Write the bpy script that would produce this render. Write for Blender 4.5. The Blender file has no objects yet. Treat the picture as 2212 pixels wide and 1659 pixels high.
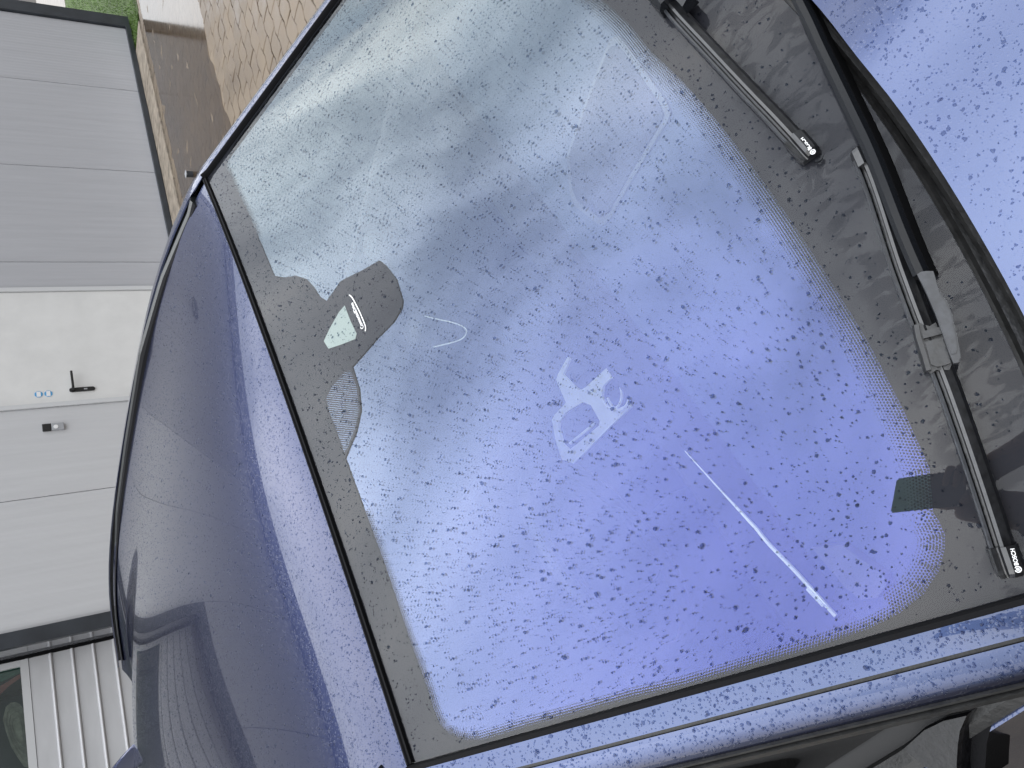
import bpy, bmesh, math, random
import numpy as np
from mathutils import Matrix, Vector
from mathutils.geometry import delaunay_2d_cdt

scene = bpy.context.scene
C = scene.collection
rng = np.random.default_rng(7)
random.seed(7)

# ------------------------------------------------------------------ camera
CAM_H = 1.70
R = np.array([[-0.33610676,-0.85026648,0.40506686],[-0.4183332,0.52010993,0.74463615],[-0.84381845,0.08082433,-0.53050716]])          # world <- (right, down, forward)
cam_d = bpy.data.cameras.new('camera')
cam = bpy.data.objects.new('camera', cam_d); C.objects.link(cam)
cam.matrix_world = Matrix(((R[0][0], -R[0][1], -R[0][2], 0),
                           (R[1][0], -R[1][1], -R[1][2], 0),
                           (R[2][0], -R[2][1], -R[2][2], CAM_H), (0, 0, 0, 1)))
cam_d.sensor_width = 36; cam_d.lens = 1700 / 2212 * 36
cam_d.clip_start = 0.004; cam_d.clip_end = 2000
cam_d.dof.use_dof = False
scene.camera = cam

# ------------------------------------------------------------------ sky and sun (overcast, broken cloud)
SUN_EL, SUN_AZ = 42, 162
world = bpy.data.worlds.new('World'); scene.world = world; world.use_nodes = True
nt = world.node_tree; N = nt.nodes; L = nt.links
for n_ in list(N): N.remove(n_)
def nd(tree, typ, **kw):
    n_ = tree.nodes.new(typ)
    for k, v in kw.items():
        if k.startswith('i_'): n_.inputs[k[2:].replace('_', ' ')].default_value = v
        elif k.startswith('n'): n_.inputs[int(k[1:])].default_value = v
        else: setattr(n_, k, v)
    return n_
out = nd(nt, 'ShaderNodeOutputWorld'); bg = nd(nt, 'ShaderNodeBackground'); bg.inputs[1].default_value = 0.10
sky = nd(nt, 'ShaderNodeTexSky', sky_type='NISHITA', sun_disc=False)
sky.sun_elevation = math.radians(SUN_EL); sky.sun_rotation = math.radians(90 - SUN_AZ)
tc = nd(nt, 'ShaderNodeTexCoord'); sep = nd(nt, 'ShaderNodeSeparateXYZ')
L.new(tc.outputs['Generated'], sep.inputs[0])
zz = nd(nt, 'ShaderNodeMath', operation='ADD', n1=0.35); L.new(sep.outputs[2], zz.inputs[0])
zm = nd(nt, 'ShaderNodeMath', operation='MAXIMUM', n1=0.12); L.new(zz.outputs[0], zm.inputs[0])
dv = nd(nt, 'ShaderNodeVectorMath', operation='DIVIDE'); cmb = nd(nt, 'ShaderNodeCombineXYZ')
for i in range(3): L.new(zm.outputs[0], cmb.inputs[i])
L.new(tc.outputs['Generated'], dv.inputs[0]); L.new(cmb.outputs[0], dv.inputs[1])
cl = nd(nt, 'ShaderNodeTexNoise', i_Scale=2.6, i_Detail=7.0, i_Roughness=0.52, i_Distortion=0.35)
L.new(dv.outputs[0], cl.inputs['Vector'])
cr = nd(nt, 'ShaderNodeValToRGB'); L.new(cl.outputs[0], cr.inputs[0])
e = cr.color_ramp.elements
e[0].position = 0.36; e[0].color = (0.52, 0.55, 0.60, 1)
e[1].position = 0.66; e[1].color = (1.0, 1.0, 1.0, 1)
m_ = cr.color_ramp.elements.new(0.5); m_.color = (0.72, 0.75, 0.79, 1)
sd = Vector((math.cos(math.radians(62)) * math.cos(math.radians(62)), math.sin(math.radians(62)) * math.cos(math.radians(62)), math.sin(math.radians(62))))
dot = nd(nt, 'ShaderNodeVectorMath', operation='DOT_PRODUCT'); dot.inputs[1].default_value = sd
L.new(tc.outputs['Generated'], dot.inputs[0])
br = nd(nt, 'ShaderNodeMapRange'); L.new(dot.outputs['Value'], br.inputs[0])
for k, v in zip((1, 2, 3, 4), (-0.25, 1.0, 0.0, 1.0)): br.inputs[k].default_value = v
bp_ = nd(nt, 'ShaderNodeMath', operation='POWER', n1=1.5); L.new(br.outputs[0], bp_.inputs[0])
bm_ = nd(nt, 'ShaderNodeMath', operation='MULTIPLY_ADD', n1=18.0, n2=5.6); L.new(bp_.outputs[0], bm_.inputs[0])
mul = nd(nt, 'ShaderNodeVectorMath', operation='SCALE'); L.new(cr.outputs[0], mul.inputs[0])
ze = nd(nt, 'ShaderNodeMapRange'); L.new(sep.outputs[2], ze.inputs[0])      # an overcast sky is dimmer towards the horizon
for k, v in zip((1, 2, 3, 4), (0.0, 0.85, 0.55, 1.12)): ze.inputs[k].default_value = v
zmu = nd(nt, 'ShaderNodeMath', operation='MULTIPLY'); L.new(bm_.outputs[0], zmu.inputs[0]); L.new(ze.outputs[0], zmu.inputs[1]); L.new(zmu.outputs[0], mul.inputs[3])
mr = nd(nt, 'ShaderNodeMapRange'); L.new(cl.outputs[0], mr.inputs[0])
for k, v in zip((1, 2, 3, 4), (0.30, 0.46, 0.72, 1.0)): mr.inputs[k].default_value = v
mx = nd(nt, 'ShaderNodeMix', data_type='RGBA'); L.new(mr.outputs[0], mx.inputs['Factor'])
L.new(sky.outputs[0], mx.inputs['A']); L.new(mul.outputs[0], mx.inputs['B'])
L.new(mx.outputs['Result'], bg.inputs[0]); L.new(bg.outputs[0], out.inputs[0])

sun_d = bpy.data.lights.new('sun', 'SUN'); sun_d.energy = 0.5; sun_d.angle = math.radians(65); sun_d.color = (1.0, 0.96, 0.9)
sun = bpy.data.objects.new('sun', sun_d); C.objects.link(sun)
sv = Vector((math.cos(math.radians(SUN_AZ)) * math.cos(math.radians(SUN_EL)), math.sin(math.radians(SUN_AZ)) * math.cos(math.radians(SUN_EL)), math.sin(math.radians(SUN_EL))))
sun.rotation_euler = sv.to_track_quat('Z', 'Y').to_euler(); sun.location = (0, 0, 20)
scene.view_settings.view_transform = 'Standard'; scene.view_settings.look = 'None'
scene.view_settings.gamma = 1; scene.view_settings.use_curve_mapping = False
scene.view_settings.exposure = 1.12
scene.render.engine = 'CYCLES'
scene.cycles.transparent_max_bounces = 16
scene.cycles.max_bounces = 8

# ------------------------------------------------------------------ materials
MATS = {}
def mat(name, col=(0.5, 0.5, 0.5), rough=0.5, metal=0.0, coat=0.0, crough=0.03, spec=0.5, bump=None, var=None, emit=None):
    m = bpy.data.materials.new(name); m.use_nodes = True; t = m.node_tree
    b = t.nodes['Principled BSDF']
    b.inputs['Base Color'].default_value = (*col, 1); b.inputs['Roughness'].default_value = rough
    b.inputs['Metallic'].default_value = metal; b.inputs['Coat Weight'].default_value = coat
    b.inputs['Coat Roughness'].default_value = crough; b.inputs['Specular IOR Level'].default_value = spec
    tcn = t.nodes.new('ShaderNodeTexCoord')
    if var:      # (scale, amount, stretch)
        sc, am, st = var
        mp = nd(t, 'ShaderNodeMapping'); mp.inputs['Scale'].default_value = st
        t.links.new(tcn.outputs['Object'], mp.inputs[0])
        n1 = nd(t, 'ShaderNodeTexNoise', i_Scale=sc, i_Detail=5.0, i_Roughness=0.6); t.links.new(mp.outputs[0], n1.inputs['Vector'])
        r1 = nd(t, 'ShaderNodeMapRange'); t.links.new(n1.outputs[0], r1.inputs[0])
        for k, v in zip((1, 2, 3, 4), (0.3, 0.7, 1 - am, 1 + am)): r1.inputs[k].default_value = v
        s1 = nd(t, 'ShaderNodeVectorMath', operation='SCALE'); s1.inputs[0].default_value = col
        t.links.new(r1.outputs[0], s1.inputs[3]); t.links.new(s1.outputs[0], b.inputs['Base Color'])
    if bump:     # (scale, strength, distance, stretch)
        sc, stg, dist, st = bump
        mp = nd(t, 'ShaderNodeMapping'); mp.inputs['Scale'].default_value = st
        t.links.new(tcn.outputs['Object'], mp.inputs[0])
        n1 = nd(t, 'ShaderNodeTexNoise', i_Scale=sc, i_Detail=3.0); t.links.new(mp.outputs[0], n1.inputs['Vector'])
        bp = nd(t, 'ShaderNodeBump', i_Strength=stg, i_Distance=dist); t.links.new(n1.outputs[0], bp.inputs['Height'])
        t.links.new(bp.outputs[0], b.inputs['Normal'])
        if coat: t.links.new(bp.outputs[0], b.inputs['Coat Normal'])
    MATS[name] = m
    return m
U1 = (1, 1, 1)

def wet_paint(name, base, fine, fine_scale):
    """metallic paint under clear coat, beaded with water: the beads are fine relief"""
    m = mat(name, base, 0.27, 1.0, 1.0, 0.02)
    t = m.node_tree; b = t.nodes['Principled BSDF']
    tcn = nd(t, 'ShaderNodeTexCoord')
    v = nd(t, 'ShaderNodeTexVoronoi', feature='SMOOTH_F1', i_Scale=fine_scale, i_Randomness=1.0, i_Smoothness=0.3)
    nz = nd(t, 'ShaderNodeTexNoise', i_Scale=fine_scale * 0.35, i_Detail=2.0)
    t.links.new(tcn.outputs['Object'], v.inputs['Vector']); t.links.new(tcn.outputs['Object'], nz.inputs['Vector'])
    r1 = nd(t, 'ShaderNodeMapRange', interpolation_type='SMOOTHSTEP'); t.links.new(v.outputs['Distance'], r1.inputs[0])
    for k, q in zip((1, 2, 3, 4), (0.15, 0.42, 1.0, 0.0)): r1.inputs[k].default_value = q
    r2 = nd(t, 'ShaderNodeMapRange', interpolation_type='SMOOTHSTEP'); t.links.new(nz.outputs[0], r2.inputs[0])
    for k, q in zip((1, 2, 3, 4), (0.46, 0.56, 0.0, 1.0)): r2.inputs[k].default_value = q
    mu = nd(t, 'ShaderNodeMath', operation='MULTIPLY'); t.links.new(r1.outputs[0], mu.inputs[0]); t.links.new(r2.outputs[0], mu.inputs[1])
    bp = nd(t, 'ShaderNodeBump', i_Strength=fine, i_Distance=0.0012); t.links.new(mu.outputs[0], bp.inputs['Height'])
    t.links.new(bp.outputs[0], b.inputs['Coat Normal']); b.inputs['Coat IOR'].default_value = 1.55
    # metallic flake turns dark at a slant and brightens square-on
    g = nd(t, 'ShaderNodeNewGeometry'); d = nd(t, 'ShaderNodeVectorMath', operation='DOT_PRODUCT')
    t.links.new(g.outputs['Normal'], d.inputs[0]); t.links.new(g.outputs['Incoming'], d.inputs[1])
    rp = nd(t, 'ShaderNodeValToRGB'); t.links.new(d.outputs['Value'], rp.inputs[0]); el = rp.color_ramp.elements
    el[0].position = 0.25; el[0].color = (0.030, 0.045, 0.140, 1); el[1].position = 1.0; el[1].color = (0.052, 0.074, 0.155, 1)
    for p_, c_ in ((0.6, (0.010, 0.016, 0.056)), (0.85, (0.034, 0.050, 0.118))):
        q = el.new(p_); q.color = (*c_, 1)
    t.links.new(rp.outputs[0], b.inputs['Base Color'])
    return m
BLUE = (0.050, 0.075, 0.165)
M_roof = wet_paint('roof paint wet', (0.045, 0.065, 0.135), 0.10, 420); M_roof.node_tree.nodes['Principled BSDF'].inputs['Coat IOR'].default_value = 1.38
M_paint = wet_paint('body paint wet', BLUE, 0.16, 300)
M_black = mat('black rubber', (0.006, 0.006, 0.007), 0.8, spec=0.12, bump=(300, 0.3, 0.001, U1))
M_rail = mat('satin black rail', (0.009, 0.011, 0.011), 0.35, bump=(220, 0.5, 0.001, U1))
M_plastic = mat('wet black plastic', (0.009, 0.0095, 0.0105), 0.32, coat=0.4, crough=0.12, var=(60, 0.7, U1), bump=(140, 0.35, 0.0012, U1))
M_wiper = mat('wiper plastic', (0.011, 0.0115, 0.013), 0.33, coat=0.4, crough=0.1, var=(90, 0.6, U1), bump=(160, 0.4, 0.001, U1))
M_gloss = mat('gloss black steel arm', (0.008, 0.009, 0.011), 0.25, coat=0.2, crough=0.08, spec=0.22, bump=(260, 0.2, 0.0004, U1))
M_foot = mat('wet mirror foot plastic', (0.005, 0.005, 0.006), 0.34, spec=0.30, coat=0.10, crough=0.1, var=(160, 0.9, U1), bump=(130, 0.35, 0.001, U1))
M_cover = mat('grey wiper arm cover', (0.028, 0.030, 0.035), 0.33, coat=0.3, crough=0.1, var=(120, 0.35, U1))
M_weather = mat('weathered rubber seal', (0.009, 0.009, 0.009), 0.5, coat=0.12, crough=0.2, var=(70, 0.6, U1), bump=(200, 0.5, 0.001, U1))
M_frit = mat('black ceramic frit', (0.018, 0.0185, 0.023), 0.6, spec=0.1)
M_dash = mat('soft dashboard plastic', (0.040, 0.050, 0.070), 0.6, var=(8, 0.2, U1))
M_dashdark = mat('dark cabin trim', (0.012, 0.012, 0.013), 0.6)
M_seat = mat('dark seat cloth', (0.015, 0.015, 0.015), 0.8)
M_satin = mat('satin light trim', (0.72, 0.73, 0.73), 0.35, var=(20, 0.1, U1))
M_chrome = mat('bright trim', (0.92, 0.92, 0.92), 0.3, metal=0.2)
M_white = mat('white print', (0.8, 0.8, 0.8), 0.6)
M_lensgreen = mat('pale sensor window', (0.20, 0.25, 0.225), 0.4)
M_clad = mat('pale grey wall cladding', (0.42, 0.425, 0.45), 0.38, var=(3, 0.05, (6, 1, 0.3)))
M_clad_lit = mat('lit grey wall cladding', (0.54, 0.545, 0.56), 0.40, var=(3, 0.04, (6, 1, 0.3)))  # same cladding in a lighter colour: brighter light left of the door painted in
M_anth = mat('anthracite steel trim', (0.030, 0.035, 0.043), 0.35, var=(5, 0.25, U1))
M_door = mat('white painted door', (0.70, 0.70, 0.69), 0.35, var=(4, 0.05, U1))
M_handle = mat('black door handle', (0.012, 0.012, 0.012), 0.4)
M_slat = mat('silver sectional door', (0.57, 0.575, 0.59), 0.32, metal=0.15, var=(4, 0.04, (1, 1, 3)))
M_alu = mat('white aluminium frame', (0.58, 0.59, 0.60), 0.4)
M_grey = mat('silver plastic', (0.35, 0.36, 0.38), 0.4)
M_blue = mat('blue print', (0.08, 0.33, 0.62), 0.5)
M_green = mat('dark green stripe', (0.01, 0.07, 0.05), 0.5)
M_red = mat('dull red stripe', (0.22, 0.05, 0.05), 0.5)
M_tan = mat('tan moulded rubber', (0.16, 0.13, 0.115), 0.6, var=(12, 0.4, U1))
M_stone = mat('concrete kerb', (0.25, 0.21, 0.165), 0.8, var=(9, 0.4, U1), bump=(60, 0.5, 0.004, U1))
M_concrete = mat('pale concrete', (0.26, 0.24, 0.22), 0.85, var=(5, 0.2, U1))
M_soil = mat('joint sand', (0.028, 0.022, 0.016), 0.9, var=(6, 0.4, U1))
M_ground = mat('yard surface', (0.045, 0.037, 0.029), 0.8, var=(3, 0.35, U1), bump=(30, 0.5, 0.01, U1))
M_lawn = mat('lawn soil and moss', (0.045, 0.075, 0.012), 0.9, var=(6, 0.5, U1))
M_blade = mat('grass blade', (0.075, 0.15, 0.015), 0.6, var=(5, 0.4, U1))
M_skin = mat('skin', (0.42, 0.26, 0.19), 0.5)
M_coat = mat('dark brown jacket', (0.022, 0.016, 0.013), 0.8, var=(9, 0.3, U1))
M_trouser = mat('dark trousers', (0.015, 0.017, 0.025), 0.8)
M_hair = mat('dark hair', (0.02, 0.014, 0.01), 0.6)
M_phone = mat('dark teal phone back', (0.010, 0.045, 0.085), 0.3)
M_lens = mat('lens glass', (0.005, 0.005, 0.005), 0.05, coat=1)
M_side = mat('tinted side glass', (0.004, 0.004, 0.004), 0.03, spec=0.35)

def pavermat():
    m = mat('brown block paving', (0.20, 0.155, 0.115), 0.62)
    t = m.node_tree; b = t.nodes['Principled BSDF']
    oi = nd(t, 'ShaderNodeObjectInfo'); tcn = nd(t, 'ShaderNodeTexCoord'); geo = nd(t, 'ShaderNodeNewGeometry')
    hs = nd(t, 'ShaderNodeTexNoise', i_Scale=2.2, i_Detail=6.0, i_Roughness=0.65); t.links.new(geo.outputs['Position'], hs.inputs['Vector'])
    f = nd(t, 'ShaderNodeTexNoise', i_Scale=160.0, i_Detail=3.0); t.links.new(geo.outputs['Position'], f.inputs['Vector'])
    rp = nd(t, 'ShaderNodeValToRGB'); rp.color_ramp.elements[0].position = 0.3; rp.color_ramp.elements[0].color = (0.13, 0.095, 0.064, 1)
    rp.color_ramp.elements[1].position = 0.7; rp.color_ramp.elements[1].color = (0.215, 0.168, 0.118, 1)
    t.links.new(hs.outputs[0], rp.inputs[0])
    ad = nd(t, 'ShaderNodeMath', operation='MULTIPLY_ADD', n1=0.28, n2=0.72); t.links.new(geo.outputs['Random Per Island'], ad.inputs[0])
    ad2 = nd(t, 'ShaderNodeMath', operation='MULTIPLY_ADD', n1=0.18, n2=0.9); t.links.new(oi.outputs['Random'], ad2.inputs[0])
    mu = nd(t, 'ShaderNodeMath', operation='MULTIPLY'); t.links.new(ad.outputs[0], mu.inputs[0]); t.links.new(ad2.outputs[0], mu.inputs[1])
    sc = nd(t, 'ShaderNodeVectorMath', operation='SCALE'); t.links.new(rp.outputs[0], sc.inputs[0]); t.links.new(mu.outputs[0], sc.inputs[3])
    t.links.new(sc.outputs[0], b.inputs['Base Color'])
    bp = nd(t, 'ShaderNodeBump', i_Strength=0.5, i_Distance=0.002); t.links.new(f.outputs[0], bp.inputs['Height']); t.links.new(bp.outputs[0], b.inputs['Normal'])
    # the paving is damp: patchy sheen
    rr = nd(t, 'ShaderNodeMapRange'); t.links.new(hs.outputs[0], rr.inputs[0])
    for k, v in zip((1, 2, 3, 4), (0.35, 0.65, 0.36, 0.75)): rr.inputs[k].default_value = v
    t.links.new(rr.outputs[0], b.inputs['Roughness'])
    return m
M_paver = pavermat()

def schlick(t, f0):
    """surface-angle reflectance from the true angle between view and surface"""
    g = nd(t, 'ShaderNodeNewGeometry'); d = nd(t, 'ShaderNodeVectorMath', operation='DOT_PRODUCT')
    t.links.new(g.outputs['Normal'], d.inputs[0]); t.links.new(g.outputs['Incoming'], d.inputs[1])
    a = nd(t, 'ShaderNodeMath', operation='ABSOLUTE'); t.links.new(d.outputs['Value'], a.inputs[0])
    o = nd(t, 'ShaderNodeMath', operation='SUBTRACT', n0=1.0); t.links.new(a.outputs[0], o.inputs[1])
    p = nd(t, 'ShaderNodeMath', operation='POWER', n1=5.0); t.links.new(o.outputs[0], p.inputs[0])
    s = nd(t, 'ShaderNodeMath', operation='MULTIPLY_ADD', n1=1 - f0, n2=f0); t.links.new(p.outputs[0], s.inputs[0])
    return a.outputs[0], s.outputs[0]

def glassmat(name, f0=0.043, tint=(0.95, 0.96, 0.97), film=False):
    m = bpy.data.materials.new(name); m.use_nodes = True; t = m.node_tree
    for n_ in list(t.nodes): t.nodes.remove(n_)
    o = nd(t, 'ShaderNodeOutputMaterial'); c, F = schlick(t, f0)
    gl = nd(t, 'ShaderNodeBsdfGlossy', i_Roughness=0.004); tr = nd(t, 'ShaderNodeBsdfTransparent'); tr.inputs[0].default_value = (*tint, 1)
    mixs = nd(t, 'ShaderNodeMixShader'); t.links.new(tr.outputs[0], mixs.inputs[1]); t.links.new(gl.outputs[0], mixs.inputs[2])
    if film:
        # patchy film of standing water along the foot of the screen reflects less than dry glass
        uv = nd(t, 'ShaderNodeUVMap'); sp = nd(t, 'ShaderNodeSeparateXYZ'); t.links.new(uv.outputs[0], sp.inputs[0])
        mk = nd(t, 'ShaderNodeMapRange', interpolation_type='SMOOTHSTEP'); t.links.new(sp.outputs[1], mk.inputs[0])
        for k, v in zip((1, 2, 3, 4), (0.868, 0.90, 0.0, 1.0)): mk.inputs[k].default_value = v
        tcn = nd(t, 'ShaderNodeTexCoord'); mp = nd(t, 'ShaderNodeMapping'); mp.inputs['Scale'].default_value = (1.0, 0.38, 0.38)
        mp.inputs['Rotation'].default_value = (0, 0, -0.25)
        t.links.new(tcn.outputs['Object'], mp.inputs[0])
        nz = nd(t, 'ShaderNodeTexNoise', i_Scale=62.0, i_Detail=3.0, i_Roughness=0.55, i_Distortion=0.9); t.links.new(mp.outputs[0], nz.inputs['Vector'])
        th = nd(t, 'ShaderNodeMapRange', interpolation_type='SMOOTHSTEP'); t.links.new(nz.outputs[0], th.inputs[0])
        for k, v in zip((1, 2, 3, 4), (0.47, 0.53, 0.0, 0.42)): th.inputs[k].default_value = v
        mu = nd(t, 'ShaderNodeMath', operation='MULTIPLY'); t.links.new(th.outputs[0], mu.inputs[0]); t.links.new(mk.outputs[0], mu.inputs[1])
        iv = nd(t, 'ShaderNodeMath', operation='SUBTRACT', n0=1.0); t.links.new(mu.outputs[0], iv.inputs[1])
        m2 = nd(t, 'ShaderNodeMath', operation='MULTIPLY'); t.links.new(iv.outputs[0], m2.inputs[0]); t.links.new(F, m2.inputs[1]); F = m2.outputs[0]
    t.links.new(F, mixs.inputs[0]); t.links.new(mixs.outputs[0], o.inputs[0]); MATS[name] = m
    return m
M_glass = glassmat('windscreen outer face', film=True)
M_pane = glassmat('window pane', 0.06, (0.80, 0.88, 0.85))
M_water = glassmat('standing water', 0.02, (0.62, 0.56, 0.48)); M_water.node_tree.nodes['Glossy BSDF'].inputs['Roughness'].default_value = 0.13

def coatmat():
    """heat-reflecting interlayer: violet mirror near square-on, pale green-blue at a slant"""
    m = bpy.data.materials.new('infrared coating'); m.use_nodes = True; t = m.node_tree
    for n_ in list(t.nodes): t.nodes.remove(n_)
    o = nd(t, 'ShaderNodeOutputMaterial'); c, F = schlick(t, 0.04)
    rp = nd(t, 'ShaderNodeValToRGB'); t.links.new(c, rp.inputs[0]); el = rp.color_ramp.elements
    el[0].position = 0.0; el[0].color = (0.42, 0.48, 0.48, 1)
    el[1].position = 1.0; el[1].color = (0.037, 0.046, 0.188, 1)
    for p_, c_ in ((0.22, (0.27, 0.315, 0.322)), (0.42, (0.165, 0.197, 0.212)), (0.60, (0.118, 0.140, 0.170)), (0.80, (0.076, 0.096, 0.172)), (0.93, (0.051, 0.065, 0.184))):
        q = el.new(p_); q.color = (*c_, 1)
    gl = nd(t, 'ShaderNodeBsdfGlossy', i_Roughness=0.006); t.links.new(rp.outputs[0], gl.inputs[0])
    inv = nd(t, 'ShaderNodeMix', data_type='RGBA', blend_type='SUBTRACT'); inv.inputs['Factor'].default_value = 1
    inv.inputs['A'].default_value = (0.80, 0.86, 0.86, 1); t.links.new(rp.outputs[0], inv.inputs['B'])
    tr = nd(t, 'ShaderNodeBsdfTransparent'); t.links.new(inv.outputs['Result'], tr.inputs[0])
    ad = nd(t, 'ShaderNodeAddShader'); t.links.new(gl.outputs[0], ad.inputs[0]); t.links.new(tr.outputs[0], ad.inputs[1])
    t.links.new(ad.outputs[0], o.inputs[0]); return m
M_coating = coatmat()

def dropmat(name, tint, f0=0.03):
    m = bpy.data.materials.new(name); m.use_nodes = True; t = m.node_tree
    for n_ in list(t.nodes): t.nodes.remove(n_)
    o = nd(t, 'ShaderNodeOutputMaterial'); c, F = schlick(t, f0)
    gl = nd(t, 'ShaderNodeBsdfGlossy', i_Roughness=0.03); tr = nd(t, 'ShaderNodeBsdfTransparent'); tr.inputs[0].default_value = (*tint, 1)
    mixs = nd(t, 'ShaderNodeMixShader'); t.links.new(F, mixs.inputs[0]); t.links.new(tr.outputs[0], mixs.inputs[1]); t.links.new(gl.outputs[0], mixs.inputs[2])
    t.links.new(mixs.outputs[0], o.inputs[0]); return m
M_drop = dropmat('raindrop on glass', (0.46, 0.50, 0.58), 0.012)
M_dropp = dropmat('raindrop on paint', (0.60, 0.65, 0.76), 0.020)

# ------------------------------------------------------------------ mesh helpers
def mesh_obj(name, V, F, mats, parent=None, base=None, smooth=False, fm=None, uv=None, kind=None):
    V = np.asarray(V, float)
    if base is not None: V = V - np.array(base)
    me = bpy.data.meshes.new(name); me.from_pydata(V.tolist(), [], [list(map(int, f)) for f in F])
    for m in (mats if isinstance(mats, (list, tuple)) else [mats]): me.materials.append(m)
    if fm is not None: me.polygons.foreach_set('material_index', np.asarray(fm, np.int32))
    if smooth: me.polygons.foreach_set('use_smooth', np.ones(len(me.polygons), bool))
    if uv is not None:
        l = me.uv_layers.new(name='UVMap'); li = np.empty(len(me.loops), np.int32); me.loops.foreach_get('vertex_index', li)
        l.data.foreach_set('uv', np.asarray(uv, float)[li].ravel())
    me.update()
    o = bpy.data.objects.new(name, me); C.objects.link(o)
    if parent is not None: o.parent = parent
    if kind: o['kind'] = kind
    return o
def fast_obj(name, V, faces_flat, n_per, mats, parent=None, kind=None, smooth=True):
    """V (n,3), faces_flat (m,n_per) of one size, written straight to the mesh arrays"""
    me = bpy.data.meshes.new(name); F = np.asarray(faces_flat, np.int32)
    me.vertices.add(len(V)); me.vertices.foreach_set('co', np.asarray(V, np.float32).ravel())
    me.loops.add(F.size); me.loops.foreach_set('vertex_index', F.ravel())
    me.polygons.add(len(F)); me.polygons.foreach_set('loop_start', np.arange(0, F.size, n_per, dtype=np.int32))
    me.materials.append(mats); me.update(calc_edges=True)
    if smooth: me.polygons.foreach_set('use_smooth', np.ones(len(F), bool))
    me.validate()
    o = bpy.data.objects.new(name, me); C.objects.link(o)
    if parent is not None: o.parent = parent
    if kind: o['kind'] = kind
    return o
def thing(name, label, cat, loc=(0, 0, 0), rz=0, group=None):
    o = bpy.data.objects.new(name, None); C.objects.link(o); o.location = loc; o.rotation_euler = (0, 0, rz)
    o['label'] = label; o['category'] = cat; o.empty_display_size = 0.1
    if group: o['group'] = group
    return o
def tag(o, label, cat, group=None):
    o['label'] = label; o['category'] = cat
    if group: o['group'] = group
    return o
def boxvf(x0, x1, y0, y1, z0, z1, bev=0.0):
    V = [(x, y, z) for x in (x0, x1) for y in (y0, y1) for z in (z0, z1)]
    F = [(0, 1, 3, 2), (4, 6, 7, 5), (0, 4, 5, 1), (2, 3, 7, 6), (0, 2, 6, 4), (1, 5, 7, 3)]
    if not bev: return np.array(V, float), F
    bm = bmesh.new(); vs = [bm.verts.new(v) for v in V]
    for f in F: bm.faces.new([vs[i] for i in f])
    bmesh.ops.recalc_face_normals(bm, faces=bm.faces)
    bmesh.ops.bevel(bm, geom=bm.edges[:], offset=bev, segments=2, affect='EDGES', profile=0.6)
    bm.verts.ensure_lookup_table(); V = np.array([v.co[:] for v in bm.verts]); F = [[v.index for v in f.verts] for f in bm.faces]
    bm.free(); return V, F
def box(name, x0, x1, y0, y1, z0, z1, m, parent=None, base=None, bev=0.0, smooth=False):
    V, F = boxvf(x0, x1, y0, y1, z0, z1, bev); return mesh_obj(name, V, F, m, parent, base, smooth)
def join(parts):
    Vs, Fs, k = [], [], 0
    for V, F in parts:
        Vs.append(np.asarray(V, float)); Fs += [[i + k for i in f] for f in F]; k += len(V)
    return np.vstack(Vs), Fs
def prism(poly, d0, d1, axis=1):
    """poly in the two other axes, extruded along axis from d0 to d1"""
    n = len(poly); V = []
    for d in (d0, d1):
        for p in poly:
            q = list(p); q.insert(axis, d); V.append(q)
    F = [list(range(n)), list(range(2 * n - 1, n - 1, -1))] + [[i, (i + 1) % n, n + (i + 1) % n, n + i] for i in range(n)]
    return np.array(V, float), F
def fixn(o):
    bm = bmesh.new(); bm.from_mesh(o.data); bmesh.ops.recalc_face_normals(bm, faces=bm.faces); bm.to_mesh(o.data); bm.free(); return o

# ------------------------------------------------------------------ the car's own coordinates
# U to the car's right (towards the photographer), V forward, Z up from the foot of the roof edge; H0 lifts it off the ground
PSI = 4.93; H0 = 1.348
CARLOC = (0.637, 1.06, 0.0)
CAR_RZ = math.atan2(-math.cos(PSI), math.sin(PSI))
def glass(s, t):
    s = np.asarray(s, float); t = np.asarray(t, float)
    return np.stack([s * (0.605 + 0.199 * t), 0.745 * t - s * s * (0.052 + 0.164 * t), -0.403 * t - 0.01 * s * s], -1)
QR = [-0.002199,-0.424518,-0.622153,-0.564223,-0.256913,-0.042766,-0.023785,0.082204,0.003937,9.2e-05,-0.082431]
def roof(U, V):
    U = np.asarray(U, float); V = np.asarray(V, float); U, V = np.broadcast_arrays(U, V)
    Vc = np.maximum(V, -2.15); w = (U / 0.6) ** 2
    z = sum(QR[i] * Vc ** i for i in range(6)) + w * (QR[6] + QR[7] * Vc + QR[8] * Vc * Vc) + w * w * (QR[9] + QR[10] * Vc)
    z = z - 0.35 * np.maximum(-2.15 - V, 0)
    return np.stack([U, V, z], -1)
def hood(U, V):
    U = np.asarray(U, float); V = np.asarray(V, float); U, V = np.broadcast_arrays(U, V)
    z = -0.365 - 0.10 * (V - 0.72) - 0.02 * (U / 0.7) ** 2 - 0.06 * np.maximum(V - 1.2, 0) ** 2
    z = z + 0.006 * np.exp(-((np.abs(U) - 0.33 - 0.05 * (V - .7)) / 0.05) ** 2)
    return np.stack([U, V, z], -1)
_w = np.linspace(0, 0.5, 501); _th = np.radians(np.interp(_w, [0, .03, .05, .07, .095], [3, 11, 24, 50, 61]))
_X = np.concatenate([[0], np.cumsum(np.cos(_th[:-1]) * .001)]); _Y = np.concatenate([[0], np.cumsum(np.sin(_th[:-1]) * .001)])
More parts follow.
